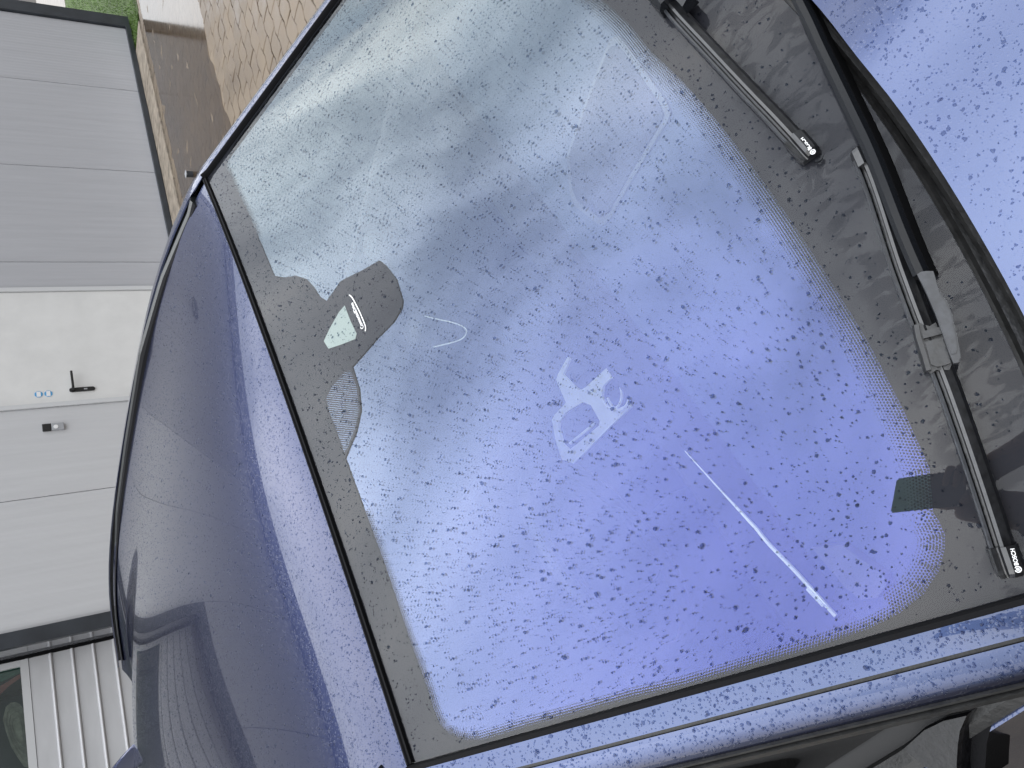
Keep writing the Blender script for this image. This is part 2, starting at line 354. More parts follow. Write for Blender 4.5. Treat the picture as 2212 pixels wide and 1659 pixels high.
def pillar(w, t, sgn=1, lift=0.010):
    """body side beside the screen (t>0) and beside the roof (t<0), w metres outwards from the glass edge"""
    w = np.asarray(w, float); t = np.asarray(t, float); w, t = np.broadcast_arrays(w, t)
    g = glass(1.0, np.clip(t, 0, None)); Vr = -0.052 + np.minimum(t, 0) * 1.0
    r = roof(0.605, Vr); k = (t < 0)[..., None]
    g = np.where(k, r + np.array([0, 0, 0.0]), g)
    p = g + np.stack([np.interp(w, _w, _X), 0 * w, lift - np.interp(w, _w, _Y)], -1)
    p[..., 0] *= sgn
    return p
def nrm(fn, a, b):
    e = 1e-4
    n_ = np.cross(fn(a + e, b) - fn(a - e, b), fn(a, b + e) - fn(a, b - e)); n_ /= np.linalg.norm(n_, axis=-1, keepdims=True)
    return np.where(n_[..., 2:3] < 0, -n_, n_)
CAR = thing('car', 'dark blue car wet with rain, parked nose-out in front of the industrial building', 'car', CARLOC, CAR_RZ)
LIFT = np.array([0, 0, H0])
def sheet(name, fn, A, B, m, off=0.0, thick=0.002, parent=CAR, uv=False, fm=None, skirt_mat=None, base=None):
    """closed curved plate over a parameter grid; top lies at off+thick above the surface"""
    A = np.asarray(A, float); B = np.asarray(B, float)
    if A.ndim == 1: A, B = np.meshgrid(A, B, indexing='ij')
    na, nb = A.shape; P = fn(A, B); n_ = nrm(fn, A, B)
    top = P + n_ * (off + thick); bot = P + n_ * off
    V = np.concatenate([top.reshape(-1, 3), bot.reshape(-1, 3)]) + LIFT; k = na * nb
    i, j = np.meshgrid(np.arange(na - 1), np.arange(nb - 1), indexing='ij'); a = (i * nb + j).ravel()
    ft = np.stack([a, a + nb, a + nb + 1, a + 1], -1); fb = np.stack([a, a + 1, a + nb + 1, a + nb], -1) + k
    ring = [(i_, 0) for i_ in range(na)] + [(na - 1, j_) for j_ in range(1, nb)] + [(i_, nb - 1) for i_ in range(na - 2, -1, -1)] + [(0, j_) for j_ in range(nb - 2, 0, -1)]
    rid = [p[0] * nb + p[1] for p in ring]; fs = [[rid[q], rid[q - 1], rid[q - 1] + k, rid[q] + k] for q in range(len(rid))]
    F = ft.tolist() + fb.tolist() + fs
    # make the top face outwards
    v0, v1, v2 = V[ft[0][0]], V[ft[0][1]], V[ft[0][2]]
    if np.dot(np.cross(v1 - v0, v2 - v0), n_.reshape(-1, 3)[0]) < 0: F = [f[::-1] for f in F]
    UV = np.concatenate([np.stack([A.ravel(), B.ravel()], -1)] * 2) if uv else None
    FM = ([0] * len(ft) + [1] * len(fb) + [2] * len(fs)) if fm else None
    o = mesh_obj(name, V, F, m, parent, base, True, FM, UV)
    me = o.data; sh = np.ones(len(me.polygons), bool); sh[len(ft) + len(fb):] = False; me.polygons.foreach_set('use_smooth', sh)
    # hard rim
    me.edges.foreach_get; rim = set()
    for f in fs: rim.add(frozenset((f[0], f[1]))); rim.add(frozenset((f[2], f[3])))
    for e_ in me.edges:
        if frozenset(e_.vertices) in rim: e_.use_edge_sharp = True
    return o
def inside(pts, poly):
    pts = np.asarray(pts, float); poly = np.asarray(poly, float); x, y = pts[:, 0], pts[:, 1]; r = np.zeros(len(pts), bool)
    for i in range(len(poly)):
        x0, y0 = poly[i - 1]; x1, y1 = poly[i]
        c = (y0 > y) != (y1 > y)
        with np.errstate(divide='ignore', invalid='ignore'): r ^= c & (x < (x1 - x0) * (y - y0) / (y1 - y0 + 1e-30) + x0)
    return r
def patch(name, outer, fn, m, off=0.0, thick=0.001, holes=(), step=0.06, parent=CAR, dens=0.02, smooth=True):
    """plate of any outline lying on a curved surface"""
    def densify(P):
        o_ = []
        for i in range(len(P)):
            a = np.array(P[i], float); b = np.array(P[(i + 1) % len(P)], float); k = max(1, int(np.linalg.norm(b - a) / dens))
            o_ += [a + (b - a) * q / k for q in range(k)]
        return np.array(o_)
    loops = [densify(outer)] + [densify(h) for h in holes]
    pts = []; edges = []
    for lp in loops:
        k = len(pts); pts += lp.tolist(); edges += [(k + i, k + (i + 1) % len(lp)) for i in range(len(lp))]
    lo = loops[0].min(0); hi = loops[0].max(0)
    gx, gy = np.meshgrid(np.arange(lo[0], hi[0], step), np.arange(lo[1], hi[1], step)); g = np.stack([gx.ravel(), gy.ravel()], -1)
    if len(g):
        k_ = inside(g, loops[0])
        for h in loops[1:]: k_ &= ~inside(g, h)
        pts += g[k_].tolist()
    vo, eo, fo, *_ = delaunay_2d_cdt([Vector(p) for p in pts], edges, [], 0, 1e-6)
    q = np.array([v[:] for v in vo]); F = np.array([f for f in fo if len(f) == 3]); cen = q[F].mean(1)
    k_ = inside(cen, loops[0])
    for h in loops[1:]: k_ &= ~inside(cen, h)
    F = F[k_]; used = np.unique(F); mp = -np.ones(len(q), int); mp[used] = np.arange(len(used)); F = mp[F]; q = q[used]
    P = fn(q[:, 0], q[:, 1]); n_ = nrm(fn, q[:, 0], q[:, 1]); k = len(q)
    V = np.concatenate([P + n_ * (off + thick), P + n_ * off]) + LIFT
    nf = np.cross(V[F[:, 1]] - V[F[:, 0]], V[F[:, 2]] - V[F[:, 0]]); fl = (nf * n_[F[:, 0]]).sum(-1) < 0; F[fl] = F[fl][:, ::-1]
    ed = {}
    for f in F:
        for a, b in ((f[0], f[1]), (f[1], f[2]), (f[2], f[0])): ed[(a, b)] = 1
    side = [[b, a, a + k, b + k] for (a, b) in ed if (b, a) not in ed]
    FF = F.tolist() + (F[:, ::-1] + k).tolist() + side
    o = mesh_obj(name, V, FF, m, parent)
    if smooth:
        sh = np.zeros(len(FF), bool); sh[:2 * len(F)] = True; o.data.polygons.foreach_set('use_smooth', sh)
        rim = {frozenset((a, b)) for f in side for a, b in ((f[0], f[1]), (f[2], f[3]))}
        for e_ in o.data.edges:
            if frozenset(e_.vertices) in rim: e_.use_edge_sharp = True
    return o
def resample(P, n, closed=False):
    P = np.asarray(P, float); d = np.concatenate([[0], np.cumsum(np.linalg.norm(np.diff(P, axis=0), axis=1))]); u = np.linspace(0, d[-1], n)
    return np.stack([np.interp(u, d, P[:, k]) for k in range(P.shape[1])], -1)
def smooth_path(P, n, it=2):
    P = np.asarray(P, float)
    for _ in range(it):
        Q = [P[0]]
        for a, b in zip(P[:-1], P[1:]): Q += [a * .75 + b * .25, a * .25 + b * .75]
        Q.append(P[-1]); P = np.array(Q)
    return resample(P, n)
def sweep(name, pts, nrms, prof, m, parent=CAR, scale=None, smooth=False, closed=True, flat=True):
    """closed cross-section prof [(y across, z up)] carried along 3-D points lying on a surface with the given normals"""
    P = np.asarray(pts, float); n_ = np.asarray(nrms, float); T = np.gradient(P, axis=0); T /= np.linalg.norm(T, axis=1, keepdims=True)
    n_ = n_ - (n_ * T).sum(1, keepdims=True) * T; n_ /= np.linalg.norm(n_, axis=1, keepdims=True); B = np.cross(n_, T)
    sc = np.ones((len(P), 2)) if scale is None else np.asarray(scale, float)
    if sc.ndim == 1: sc = np.stack([sc, sc], -1)
    pr = np.asarray(prof, float); k = len(pr)
    V = P[:, None] + B[:, None] * pr[None, :, 0, None] * sc[:, None, 0:1] + n_[:, None] * pr[None, :, 1, None] * sc[:, None, 1:2]
    V = V.reshape(-1, 3) + LIFT; F = []
    for i in range(len(P) - 1):
        for j in range(k): F.append([i * k + j, i * k + (j + 1) % k, (i + 1) * k + (j + 1) % k, (i + 1) * k + j])
    F += [list(range(k))[::-1], [(len(P) - 1) * k + j for j in range(k)]]
    o = fixn(mesh_obj(name, V, F, m, parent))
    if smooth: o.data.polygons.foreach_set('use_smooth', np.ones(len(F), bool))
    return o
def on(fn, st, n=24, off=0.0, it=2):
    q = smooth_path(st, n, it); P = fn(q[:, 0], q[:, 1]); N_ = nrm(fn, q[:, 0], q[:, 1]); return P + N_ * off, N_
def straight_text(body, name, p0, xdir, n_, size, m, parent, bold=0.0, base=None, thick=0.0003):
    cu = bpy.data.curves.new(name, 'FONT'); cu.body = body; cu.size = size; cu.extrude = thick; cu.offset = bold; cu.align_x = 'CENTER'; cu.align_y = 'CENTER'
    tmp = bpy.data.objects.new(name, cu); C.objects.link(tmp); dg = bpy.context.evaluated_depsgraph_get()
    me = bpy.data.meshes.new_from_object(tmp.evaluated_get(dg)); C.objects.unlink(tmp); bpy.data.objects.remove(tmp)
    x = Vector(xdir).normalized(); z = Vector(n_).normalized(); x = (x - z * x.dot(z)).normalized(); y = z.cross(x)
    M_ = Matrix(((x[0], y[0], z[0], p0[0]), (x[1], y[1], z[1], p0[1]), (x[2], y[2], z[2], p0[2]), (0, 0, 0, 1)))
    me.transform(M_); me.materials.clear(); me.materials.append(m); me.name = name
    o = bpy.data.objects.new(name, me); C.objects.link(o); o.parent = parent; return o, M_

# ================================================================== SETTING
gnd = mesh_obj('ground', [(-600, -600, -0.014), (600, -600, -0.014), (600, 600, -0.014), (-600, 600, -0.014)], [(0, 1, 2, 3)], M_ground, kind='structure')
WY = 7.558

# ---- block paving with wavy interlocking stones
pave = mesh_obj('pavement', *boxvf(-4.0, 11.6, 1.6, 7.06, -0.010, -0.006), M_soil, kind='structure')
PL, PW = 0.22, 0.15
def wave(x):
    ph = (x / PL) % 1.0; return 0.013 * (4 * abs(((ph + 0.25) % 1) - 0.5) - 1)
def stone_outline(x0, y0, g=0.0038):
    pts = []
    for k in range(5): x = x0 + PL * k / 4; pts.append((min(max(x, x0 + g), x0 + PL - g), y0 + wave(x) + g))
    pts.append((x0 + PL - g + 0.005, y0 + PW / 2 + wave(x0 + PL)))
    for k in range(4, -1, -1): x = x0 + PL * k / 4; pts.append((min(max(x, x0 + g), x0 + PL - g), y0 + PW + wave(x) - g))
    pts.append((x0 + g + 0.005, y0 + PW / 2 + wave(x0)))
    return pts
def stone_vf(o_, zt, tiltx=0.0, tilty=0.0):
    c = np.mean(o_, 0); n = len(o_); inn = [((p[0] - c[0]) * 0.955 + c[0], (p[1] - c[1]) * 0.93 + c[1]) for p in o_]
    V = [(p[0], p[1], -0.006) for p in o_] + [(p[0], p[1], zt - 0.0035 + tiltx * (p[0] - c[0]) + tilty * (p[1] - c[1])) for p in o_] + [(p[0], p[1], zt + tiltx * (p[0] - c[0]) + tilty * (p[1] - c[1])) for p in inn]
    F = [[i, (i + 1) % n, n + (i + 1) % n, n + i] for i in range(n)] + [[n + i, n + (i + 1) % n, 2 * n + (i + 1) % n, 2 * n + i] for i in range(n)] + [[2 * n + i for i in range(n)]]
    return V, F
TRI = [(10.3, 7.3), (3.6, 2.2), (6.4, 7.1)]
cells = []
r_ = 0; y = 1.65
while y < 7.0:
    x = -3.95 + (r_ % 2) * PL / 2 
    while x < 11.5: cells.append((x, y)); x += PL
    y += PW; r_ += 1
cc = np.array(cells) + (PL / 2, PW / 2); vis = inside(cc, TRI); dist = np.hypot(cc[:, 0], cc[:, 1]); order = np.argsort(np.where(vis, dist, 1e9))
single = set(order[:300].tolist())
def lay_z(x, y): return 0.0035 * math.sin(x * 0.9 + 1.2) * math.sin(y * 1.1) + (-0.004 if 4.8 < y < 6.85 else 0.002)
parts_ = []; 
for i, (x, y) in enumerate(cells):
    zt = 0.004 + random.gauss(0, 0.0006) - (0.0046 if 4.85 < y + .05 < 6.95 else 0); tx, ty = random.gauss(0, 0.010), random.gauss(0, 0.013)
    V, F = stone_vf(stone_outline(x, y), zt, tx, ty)
    if i in single:
        mesh_obj('paving_stone', np.array(V), F, M_paver, pave)
    else: parts_.append((V, F))
V, F = join(parts_); mesh_obj('paving_stones', V, F, M_paver, pave, kind='stuff')

# ---- puddle along the wall: a sheet of water with an irregular rim
def rim_noise(a, s): return 0.05 * math.sin(a * 3.1 + s) + 0.03 * math.sin(a * 7.7 + 2 * s) + 0.015 * math.sin(a * 19 + s)
near = [(x, 4.82 + rim_noise(x, 1.3) - 0.03 * (x - 6)) for x in np.arange(4.6, 11.4, 0.06)]
far = [(x, 6.93 + 0.5 * rim_noise(x, 4.0)) for x in np.arange(11.4, 4.5, -0.06)]
pp = near + far; pts = [Vector(p) for p in pp]
vo, eo, fo, *_ = delaunay_2d_cdt(pts, [(i, (i + 1) % len(pts)) for i in range(len(pts))], [], 1, 1e-5)
wv = np.array([(v[0], v[1], 0.0016) for v in vo])
mesh_obj('puddle', wv, [f for f in fo], M_water, kind='structure')

# ---- kerb, lawn, path beyond the corner
kerb = thing('kerb', 'pale weathered stone kerb along the foot of the grey wall', 'kerb', (8.0, 7.25, 0))
x = 9.62; 
while x > 3.0:
    w_ = 0.905; box('kerb_stone', x - w_ + 0.004, x - 0.004, 7.06, 7.53, -0.01, 0.022 + random.uniform(-.002, .002), M_stone, kerb, (8.0, 7.25, 0), bev=0.006); x -= w_
lawn = mesh_obj('lawn', *boxvf(9.75, 26.0, 7.0, 13.6, -0.012, 0.012), M_lawn, kind='structure')
gV, gF = [], []
nb = 60000; bx = 9.6 + 12 * rng.uniform(0, 1, nb) ** 1.5; by = rng.uniform(7.05, 13.5, nb); bh = rng.uniform(.02, .06, nb); ba = rng.uniform(0, 6.28, nb); bl = rng.normal(0, .02, (nb, 2))
gv = np.empty((nb, 3, 3)); gv[:, 0] = np.stack([bx - .004 * np.cos(ba), by - .004 * np.sin(ba), 0 * bx + .01], -1); gv[:, 1] = np.stack([bx + .004 * np.cos(ba), by + .004 * np.sin(ba), 0 * bx + .01], -1); gv[:, 2] = np.stack([bx + bl[:, 0], by + bl[:, 1], bh], -1)
g_ = fast_obj('grass', gv.reshape(-1, 3), np.arange(nb * 3).reshape(-1, 3), 3, M_blade, kind='stuff', smooth=False)
tag(g_, 'short green grass on the verge beyond the corner of the building', 'grass')
path = mesh_obj('path', *boxvf(9.75, 60, 13.61, 21.0, -0.012, 0.02), M_concrete, kind='structure')
wallst = mesh_obj('verge', *boxvf(9.75, 90, 21.01, 60.0, -0.012, 0.015), M_soil, kind='structure')

# ---- small grey post cap standing in the puddle
b_ = [(6.33,6.398),(6.123,6.184)]
pegc = (b_[0][0] * .5 + b_[1][0] * .5, b_[0][1] * .5 + b_[1][1] * .5)
peg = thing('marker_peg', 'small square grey peg standing in the wet paving behind the car', 'peg', (pegc[0], pegc[1], 0))
box('peg_shaft', -0.022, 0.022, -0.022, 0.022, -0.01, 0.06, M_anth, peg); box('peg_cap', -0.03, 0.03, -0.03, 0.03, 0.0605, 0.072, M_grey, peg, bev=0.003)

# ================================================================== BUILDING
EAVE = 7.15
BASE = (4.0, WY, 0.0)
bld = thing('industrial_building', 'grey clad industrial unit with a white door and a silver garage door', 'building', BASE)
def bpart(name, V, F, m, parent=bld): return mesh_obj(name, V, F, m, parent, BASE)
def bbox(name, x0, x1, y0, y1, z0, z1, m, parent=bld, bev=0.0): return box(name, x0, x1, y0, y1, z0, z1, m, parent, BASE, bev)
def cladding(x0, x1, z0, z1, m, name='cladding_panel'):
    """panel face with shallow upright micro-profile"""
    n = max(2, int((x1 - x0) / 0.05)); xs = np.linspace(x0 + .0035, x1 - .0035, n * 2 + 1); V = []; 
    for k, x_ in enumerate(xs):
        d = 0.0 if k % 2 == 0 else 0.0011
        if k in (0, len(xs) - 1): d = 0.006
        V += [(x_, WY + d, z0), (x_, WY + d, z1)]
    k = len(xs); V += [(xs[0], WY + 0.08, z0), (xs[0], WY + 0.08, z1), (xs[-1], WY + 0.08, z0), (xs[-1], WY + 0.08, z1)]
    F = [[2 * i, 2 * i + 2, 2 * i + 3, 2 * i + 1] for i in range(k - 1)] + [[2 * k, 0, 1, 2 * k + 1], [2 * k - 2, 2 * k + 2, 2 * k + 3, 2 * k - 1]]
    return bpart(name, V, F, m)
for x0, x1 in ((8.883, 10.09), (7.481, 8.883), (6.106, 7.481)): cladding(x0, x1, 0.09, EAVE, M_clad)
cladding(5.768, 6.106, 0.09, EAVE, M_clad)
cladding(4.34, 5.768, 2.62, EAVE, M_clad); cladding(3.423, 4.34, 0.09, EAVE, M_clad_lit)
cladding(2.255, 3.423, 0.09, EAVE, M_clad_lit)
cladding(0.9, 2.255, 4.18, EAVE, M_clad_lit)
for x0 in (-0.5, -1.9): cladding(x0, x0 + 1.4, 4.18, EAVE, M_clad_lit)
for x0 in (-3.3, -4.7, -6.1, -7.5): cladding(x0, x0 + 1.4, 0.09, EAVE, M_clad_lit)
# joint backing, body of the building and end wall
bbox('wall_core', -7.5, 2.26, WY + 0.10, WY + 0.16, 4.2, EAVE - .02, M_dashdark); bbox('wall_core', 2.26, 4.35, WY + 0.09, WY + 0.16, 0.05, EAVE - .02, M_dashdark)
bbox('wall_core', 4.36, 5.76, WY + 0.09, WY + 0.16, 2.63, EAVE - .02, M_dashdark); bbox('wall_core', 5.765, 10.08, WY + 0.09, WY + 0.16, 0.05, EAVE - .02, M_dashdark)
bbox('end_wall', 10.0, 10.20, WY + 0.17, WY + 18, 0.05, EAVE - .02, M_clad)
bbox('rear_wall', -7.5, 10.0, WY + 17.8, WY + 18, 0.05, EAVE - .02, M_clad); bbox('end_wall', -7.6, -7.5, WY + 0.1, WY + 17.8, 0.05, EAVE - .02, M_clad)
bbox('flat_roof', -7.6, 10.2, WY + 0.05, WY + 18, EAVE + 0.02, EAVE + 0.15, M_anth)
bbox('corner_trim', 10.095, 10.30, WY - 0.03, WY + 0.16, 0.03, EAVE + .3, M_anth, bev=0.004)
for x0, x1 in ((5.772, 10.094), (2.26, 4.335)): bbox('base_trim', x0, x1, WY - 0.035, WY + 0.085, 0.025, 0.088, M_anth, bev=0.003)
bbox('eave_trim', -7.7, 10.36, WY - 0.12, WY + 0.04, EAVE + 0.01, EAVE + 0.60, M_anth, bev=0.006)
# personnel door
bbox('door_frame', 4.341, 4.386, WY - 0.012, WY + 0.09, 0.02, 2.60, M_alu); bbox('door_frame', 5.715, 5.762, WY - 0.012, WY + 0.09, 0.02, 2.60, M_alu); bbox('door_frame', 4.3865, 5.7145, WY - 0.012, WY + 0.09, 2.55, 2.60, M_alu)
leaf = bbox('door_leaf', 4.391, 5.71, WY + 0.004, WY + 0.06, 0.03, 2.545, M_door, bev=0.003)
hp = [(4.51 + 0.022 * math.cos(a), 1.075 + 0.022 * math.sin(a)) for a in np.linspace(math.pi, 2 * math.pi, 9)] + [(4.51 + 0.022 * math.cos(a), 1.255 + 0.022 * math.sin(a)) for a in np.linspace(0, math.pi, 9)]
V1, F1 = prism(hp, WY - 0.008, WY + 0.003, 1)
V2, F2 = boxvf(4.50, 4.70, WY - 0.062, WY - 0.042, 1.232, 1.254, 0.006); V3, F3 = boxvf(4.498, 4.522, WY - 0.055, WY - 0.0085, 1.232, 1.256, 0.004)
V, F = join([(V1, F1), (V2, F2), (V3, F3)]); hnd = fixn(mesh_obj('handle', V, F, M_handle, leaf, BASE))
V, F = prism([(4.503, 1.12), (4.517, 1.12), (4.517, 1.15), (4.503, 1.15)], WY - 0.011, WY - 0.0085, 1); fixn(mesh_obj('keyhole', V, F, M_grey, leaf, BASE))
for zc in (1.535, 1.454):
    oc = [(4.493 + 0.036 * math.cos(a), zc + 0.036 * math.sin(a)) for a in np.arange(8) * math.pi / 4 + math.pi / 8]
    st = fixn(mesh_obj('sticker', *prism(oc, WY + 0.0015, WY + 0.0035, 1), M_blue, leaf, BASE)); st['label'] = 'blue and white octagonal sticker'
    q = [(4.493 - 0.028, zc - 0.017), (4.493 + 0.028, zc - 0.017), (4.493 + 0.028, zc + 0.017), (4.493 - 0.028, zc + 0.017)]
    fixn(mesh_obj('sticker_print', *prism(q, WY + 0.0003, WY + 0.0013, 1), M_white, leaf, BASE))
# garage door: projecting frame, reveal, recessed ribbed leaf
DY = 7.874
bbox('garage_frame', 2.121, 2.252, WY - 0.03, WY + 0.02, 0.0, 4.175, M_anth, bev=0.004)
bbox('garage_frame', -1.95, 2.120, WY - 0.03, WY + 0.02, 3.95, 4.175, M_anth, bev=0.004)
bbox('garage_frame', -2.085, -1.955, WY - 0.03, WY + 0.02, 0.0, 4.175, M_anth, bev=0.004)
M_reveal = mat('glossy grey reveal', (0.16, 0.165, 0.18), 0.12, coat=0.8)
bbox('reveal', 2.126, 2.25, WY + 0.021, DY + 0.06, 0.0, 4.17, M_reveal); bbox('reveal', -2.08, -1.956, WY + 0.021, DY + 0.06, 0.0, 4.17, M_reveal); bbox('reveal', -1.955, 2.125, WY + 0.021, DY + 0.06, 3.952, 4.17, M_anth)
bbox('rubber_seal', 2.100, 2.1255, DY - 0.02, DY + 0.02, 0.0, 4.04, M_black)
gd = bpy.data.objects.new('garage_door', None); C.objects.link(gd); gd.parent = bld
def zdoor(z): return 1.7 - (1.7 - z) * DY / WY
ribz = [zdoor(1.171 + 0.1553 * k) for k in range(4)]
def rib_slat(z0, z1):
    d = [(-0.0, z0), (-0.013, z0 + .006), (-0.016, z0 + .014), (-0.012, z0 + .022), (0.0, z0 + .028), (0.001, z1 - .002), (0.012, z1 - .001), (0.012, z1 - .0005), (0.03, z1 - .0005), (0.03, z0)]
    return prism([(DY + a, b) for a, b in d], -1.95, 2.098, 0)
zs = [ribz[0] - 0.1618 * k for k in range(7, 0, -1)] + ribz
zs = [z for z in zs if z > 0.02] + [ribz[-1] + 0.1618]
for k in range(len(zs) - 2):
    V, F = rib_slat(zs[k], zs[k + 1]); fixn(mesh_obj('slat', V, F, M_slat, gd, BASE))
zw0 = zs[-2]; zwin = zdoor(1.864)
V, F = rib_slat(zw0, zwin - 0.062); fixn(mesh_obj('slat', V, F, M_slat, gd, BASE))
zt = 2.98
for k, z0 in enumerate(np.arange(zt + 0.062, 3.95, 0.1618)):
    V, F = rib_slat(z0, z0 + 0.1618); fixn(mesh_obj('slat', V, F, M_slat, gd, BASE))
bbox('window_frame', -1.95, 2.098, DY - 0.004, DY + 0.03, zwin - 0.060, zwin, M_alu, gd); bbox('window_frame', -1.95, 2.098, DY - 0.004, DY + 0.03, zt, zt + 0.06, M_alu, gd)
for x_ in (2.046, 0.70, -0.65, -1.95): bbox('window_frame', x_, x_ + 0.052, DY - 0.004, DY + 0.03, zwin + .0005, zt - .0005, M_alu, gd)
for x0, x1 in ((0.753, 2.045), (-0.597, 0.699), (-1.897, -0.651)): bbox('pane', x0, x1, DY + 0.012, DY + 0.018, zwin + .001, zt - .001, M_pane, gd)
bbox('interior_wall', -1.95, 2.09, DY + 1.2, DY + 1.25, 0.0, 4.0, M_anth)
bbox('interior_wall', 2.13, 2.16, DY + 0.07, DY + 1.19, 0.0, 4.0, M_anth); bbox('interior_ceiling', -1.95, 2.09, DY + 0.07, DY + 1.19, 4.01, 4.05, M_anth)

# plates behind the garage window pane, standing in for shapes it shows
ov = [(1.76,1.994),(1.784,1.959),(1.78,1.926),(1.754,1.894),(1.709,1.874),(1.653,1.867),(1.505,1.859),(1.354,1.855),(1.235,1.853),(1.266,1.903),(1.352,1.942),(1.453,1.981),(1.573,2.006),(1.668,2.02)]
ovt = thing('oval_relief', 'tan oval plate with raised rings behind the garage window', 'panel', (1.55, 7.93, 1.95))
fixn(mesh_obj('oval_plate', *prism(ov, 7.93, 7.945, 1), M_tan, ovt, (1.55, 7.93, 1.95)))
oc = np.mean(ov, 0)
for k, f_ in enumerate((0.86, 0.66, 0.46)):
    P2 = [(oc[0] + (p[0] - oc[0]) * f_, oc[1] + (p[1] - oc[1]) * f_) for p in ov]; P3 = [(oc[0] + (p[0] - oc[0]) * (f_ - .05), oc[1] + (p[1] - oc[1]) * (f_ - .05)) for p in ov]
    n = len(ov); V = [(p[0], 7.922, p[1]) for p in P2] + [(p[0], 7.922, p[1]) for p in P3] + [(p[0], 7.9298, p[1]) for p in P2] + [(p[0], 7.9298, p[1]) for p in P3]
    F = [[i, (i + 1) % n, n + (i + 1) % n, n + i] for i in range(n)] + [[i, 2 * n + i, 2 * n + (i + 1) % n, (i + 1) % n] for i in range(n)] + [[n + i, n + (i + 1) % n, 3 * n + (i + 1) % n, 3 * n + i] for i in range(n)]
    fixn(mesh_obj('raised_ring', V, F, M_tan, ovt, (1.55, 7.93, 1.95)))
grp = [(2.064,2.015),(2.059,1.871),(2.009,1.874),(1.97,2.021)]
rdp = [(1.939,2.023),(2.0,1.876),(1.968,1.876),(1.923,1.963),(1.876,2.02),(1.862,2.027)]
stp = thing('striped_plates', 'dark green and red flat plates behind the garage window corner', 'board', (1.95, 7.94, 1.98))
fixn(mesh_obj('green_stripe', *prism(grp, 7.935, 7.945, 1), M_green, stp, (1.95, 7.94, 1.98))); fixn(mesh_obj('red_stripe', *prism(rdp, 7.935, 7.945, 1), M_red, stp, (1.95, 7.94, 1.98)))

# doorbell and wall lamp
bell = thing('doorbell', 'small video doorbell, black above silver, on the wall beside the white door', 'doorbell', (4.115, WY, 1.44))
B0 = (4.115, WY, 1.44)
box('doorbell_body', 4.079, 4.151, WY - 0.024, WY - 0.001, 1.356, 1.461, M_grey, bell, B0, bev=0.005); box('camera_panel', 4.079, 4.151, WY - 0.0245, WY - 0.001, 1.4615, 1.536, M_handle, bell, B0, bev=0.005)
V, F = prism([(4.110 + 0.020 * math.cos(a), 1.425 + 0.020 * math.sin(a)) for a in np.linspace(0, 2 * math.pi, 20, endpoint=False)], WY - 0.028, WY - 0.0242, 1); fixn(mesh_obj('bell_button', V, F, M_white, bell, B0))
lamp = thing('wall_lamp', 'small dark lamp fixed high on the grey cladding', 'lamp', (6.65, WY, 4.7))
box('lamp_housing', 6.52, 6.78, WY - 0.14, WY - 0.001, 4.62, 4.80, M_anth, lamp, (6.65, WY, 4.7), bev=0.02); box('lamp_lens', 6.55, 6.75, WY - 0.13, WY - 0.02, 4.60, 4.6185, M_white, lamp, (6.65, WY, 4.7))

# ================================================================== CAR: windscreen
A_ = np.linspace(-1.0, 1.0, 61); B_ = np.linspace(0.0, 1.0, 31)
SS, TT = np.meshgrid(A_, B_, indexing='ij')
ge = smooth_path([(0.2167,0.9932),(0.3356,0.9918),(0.4721,0.9973),(0.569,1.0058),(0.6466,1.0087),(0.7051,1.0096),(0.7724,1.0142)], 40)
ws = sheet('windscreen', glass, SS, TT * 1.003, [M_glass, M_coating, M_frit], off=0.0, thick=0.0032, uv=True, fm=True)

top = [(-0.2941,0.0657),(-0.2485,0.0885),(-0.2171,0.1129),(-0.1733,0.1321),(-0.1242,0.1397),(-0.09,0.1419),(-0.0548,0.153),(-0.0659,0.1975),(-0.0323,0.2506),(-0.014,0.2868),(0.011,0.293),(0.066,0.2991),(0.1261,0.2917),(0.1396,0.284),(0.1516,0.2584),(0.1525,0.218),(0.1609,0.1631),(0.1623,0.1479),(0.2244,0.1442),(0.2735,0.1317),(0.3111,0.107),(0.3319,0.0835),(0.3474,0.0666)]
side = [(0.4896,0.0667),(0.6168,0.0686),(0.7776,0.0668),(0.8807,0.0693),(0.9192,0.0679),(0.9486,0.0704),(0.9688,0.0815),(0.986,0.105),(0.993,0.1315),(0.9927,0.1611),(0.9918,0.2171),(0.9934,0.2974),(0.9939,0.3995),(0.9976,0.4731),(0.9964,0.5423),(0.9954,0.6084),(0.9945,0.6716),(0.9917,0.7328),(0.9851,0.7738),(0.9728,0.8095),(0.9549,0.8352),(0.9358,0.8504),(0.9224,0.856),(0.907,0.8554),(0.8959,0.853),(0.8525,0.868),(0.7825,0.8673),(0.6943,0.864),(0.6202,0.859),(0.564,0.8553),(0.425,0.8484),(0.2984,0.8438),(0.2111,0.8406),(0.1177,0.8346),(0.0333,0.8396),(-0.0347,0.8458)]
right = [p for p in side if p[0] > 0.02]
left = [(-p[0], p[1]) for p in right[::-1]]
clear = top + right + left
shade = [(0.1525,0.1303),(0.1587,0.0906),(0.1731,0.0707),(0.2048,0.0665),(0.2548,0.0674),(0.3149,0.0668),(0.337,0.0665),(0.3286,0.08),(0.3068,0.1038),(0.2701,0.1283),(0.2207,0.1408),(0.1676,0.1424)]
frit = patch('black_border', [(-0.9998, 0.0003), (-.5, 0.0003), (0, 0.0003), (.5, 0.0003), (0.9998, 0.0003), (0.9998, .5), (0.9998, 1.0), (0, 1.0), (-0.9998, 1.0), (-0.9998, .5)], glass, M_frit, off=0.0006, thick=0.0010, holes=[clear, shade], step=0.05, parent=ws)
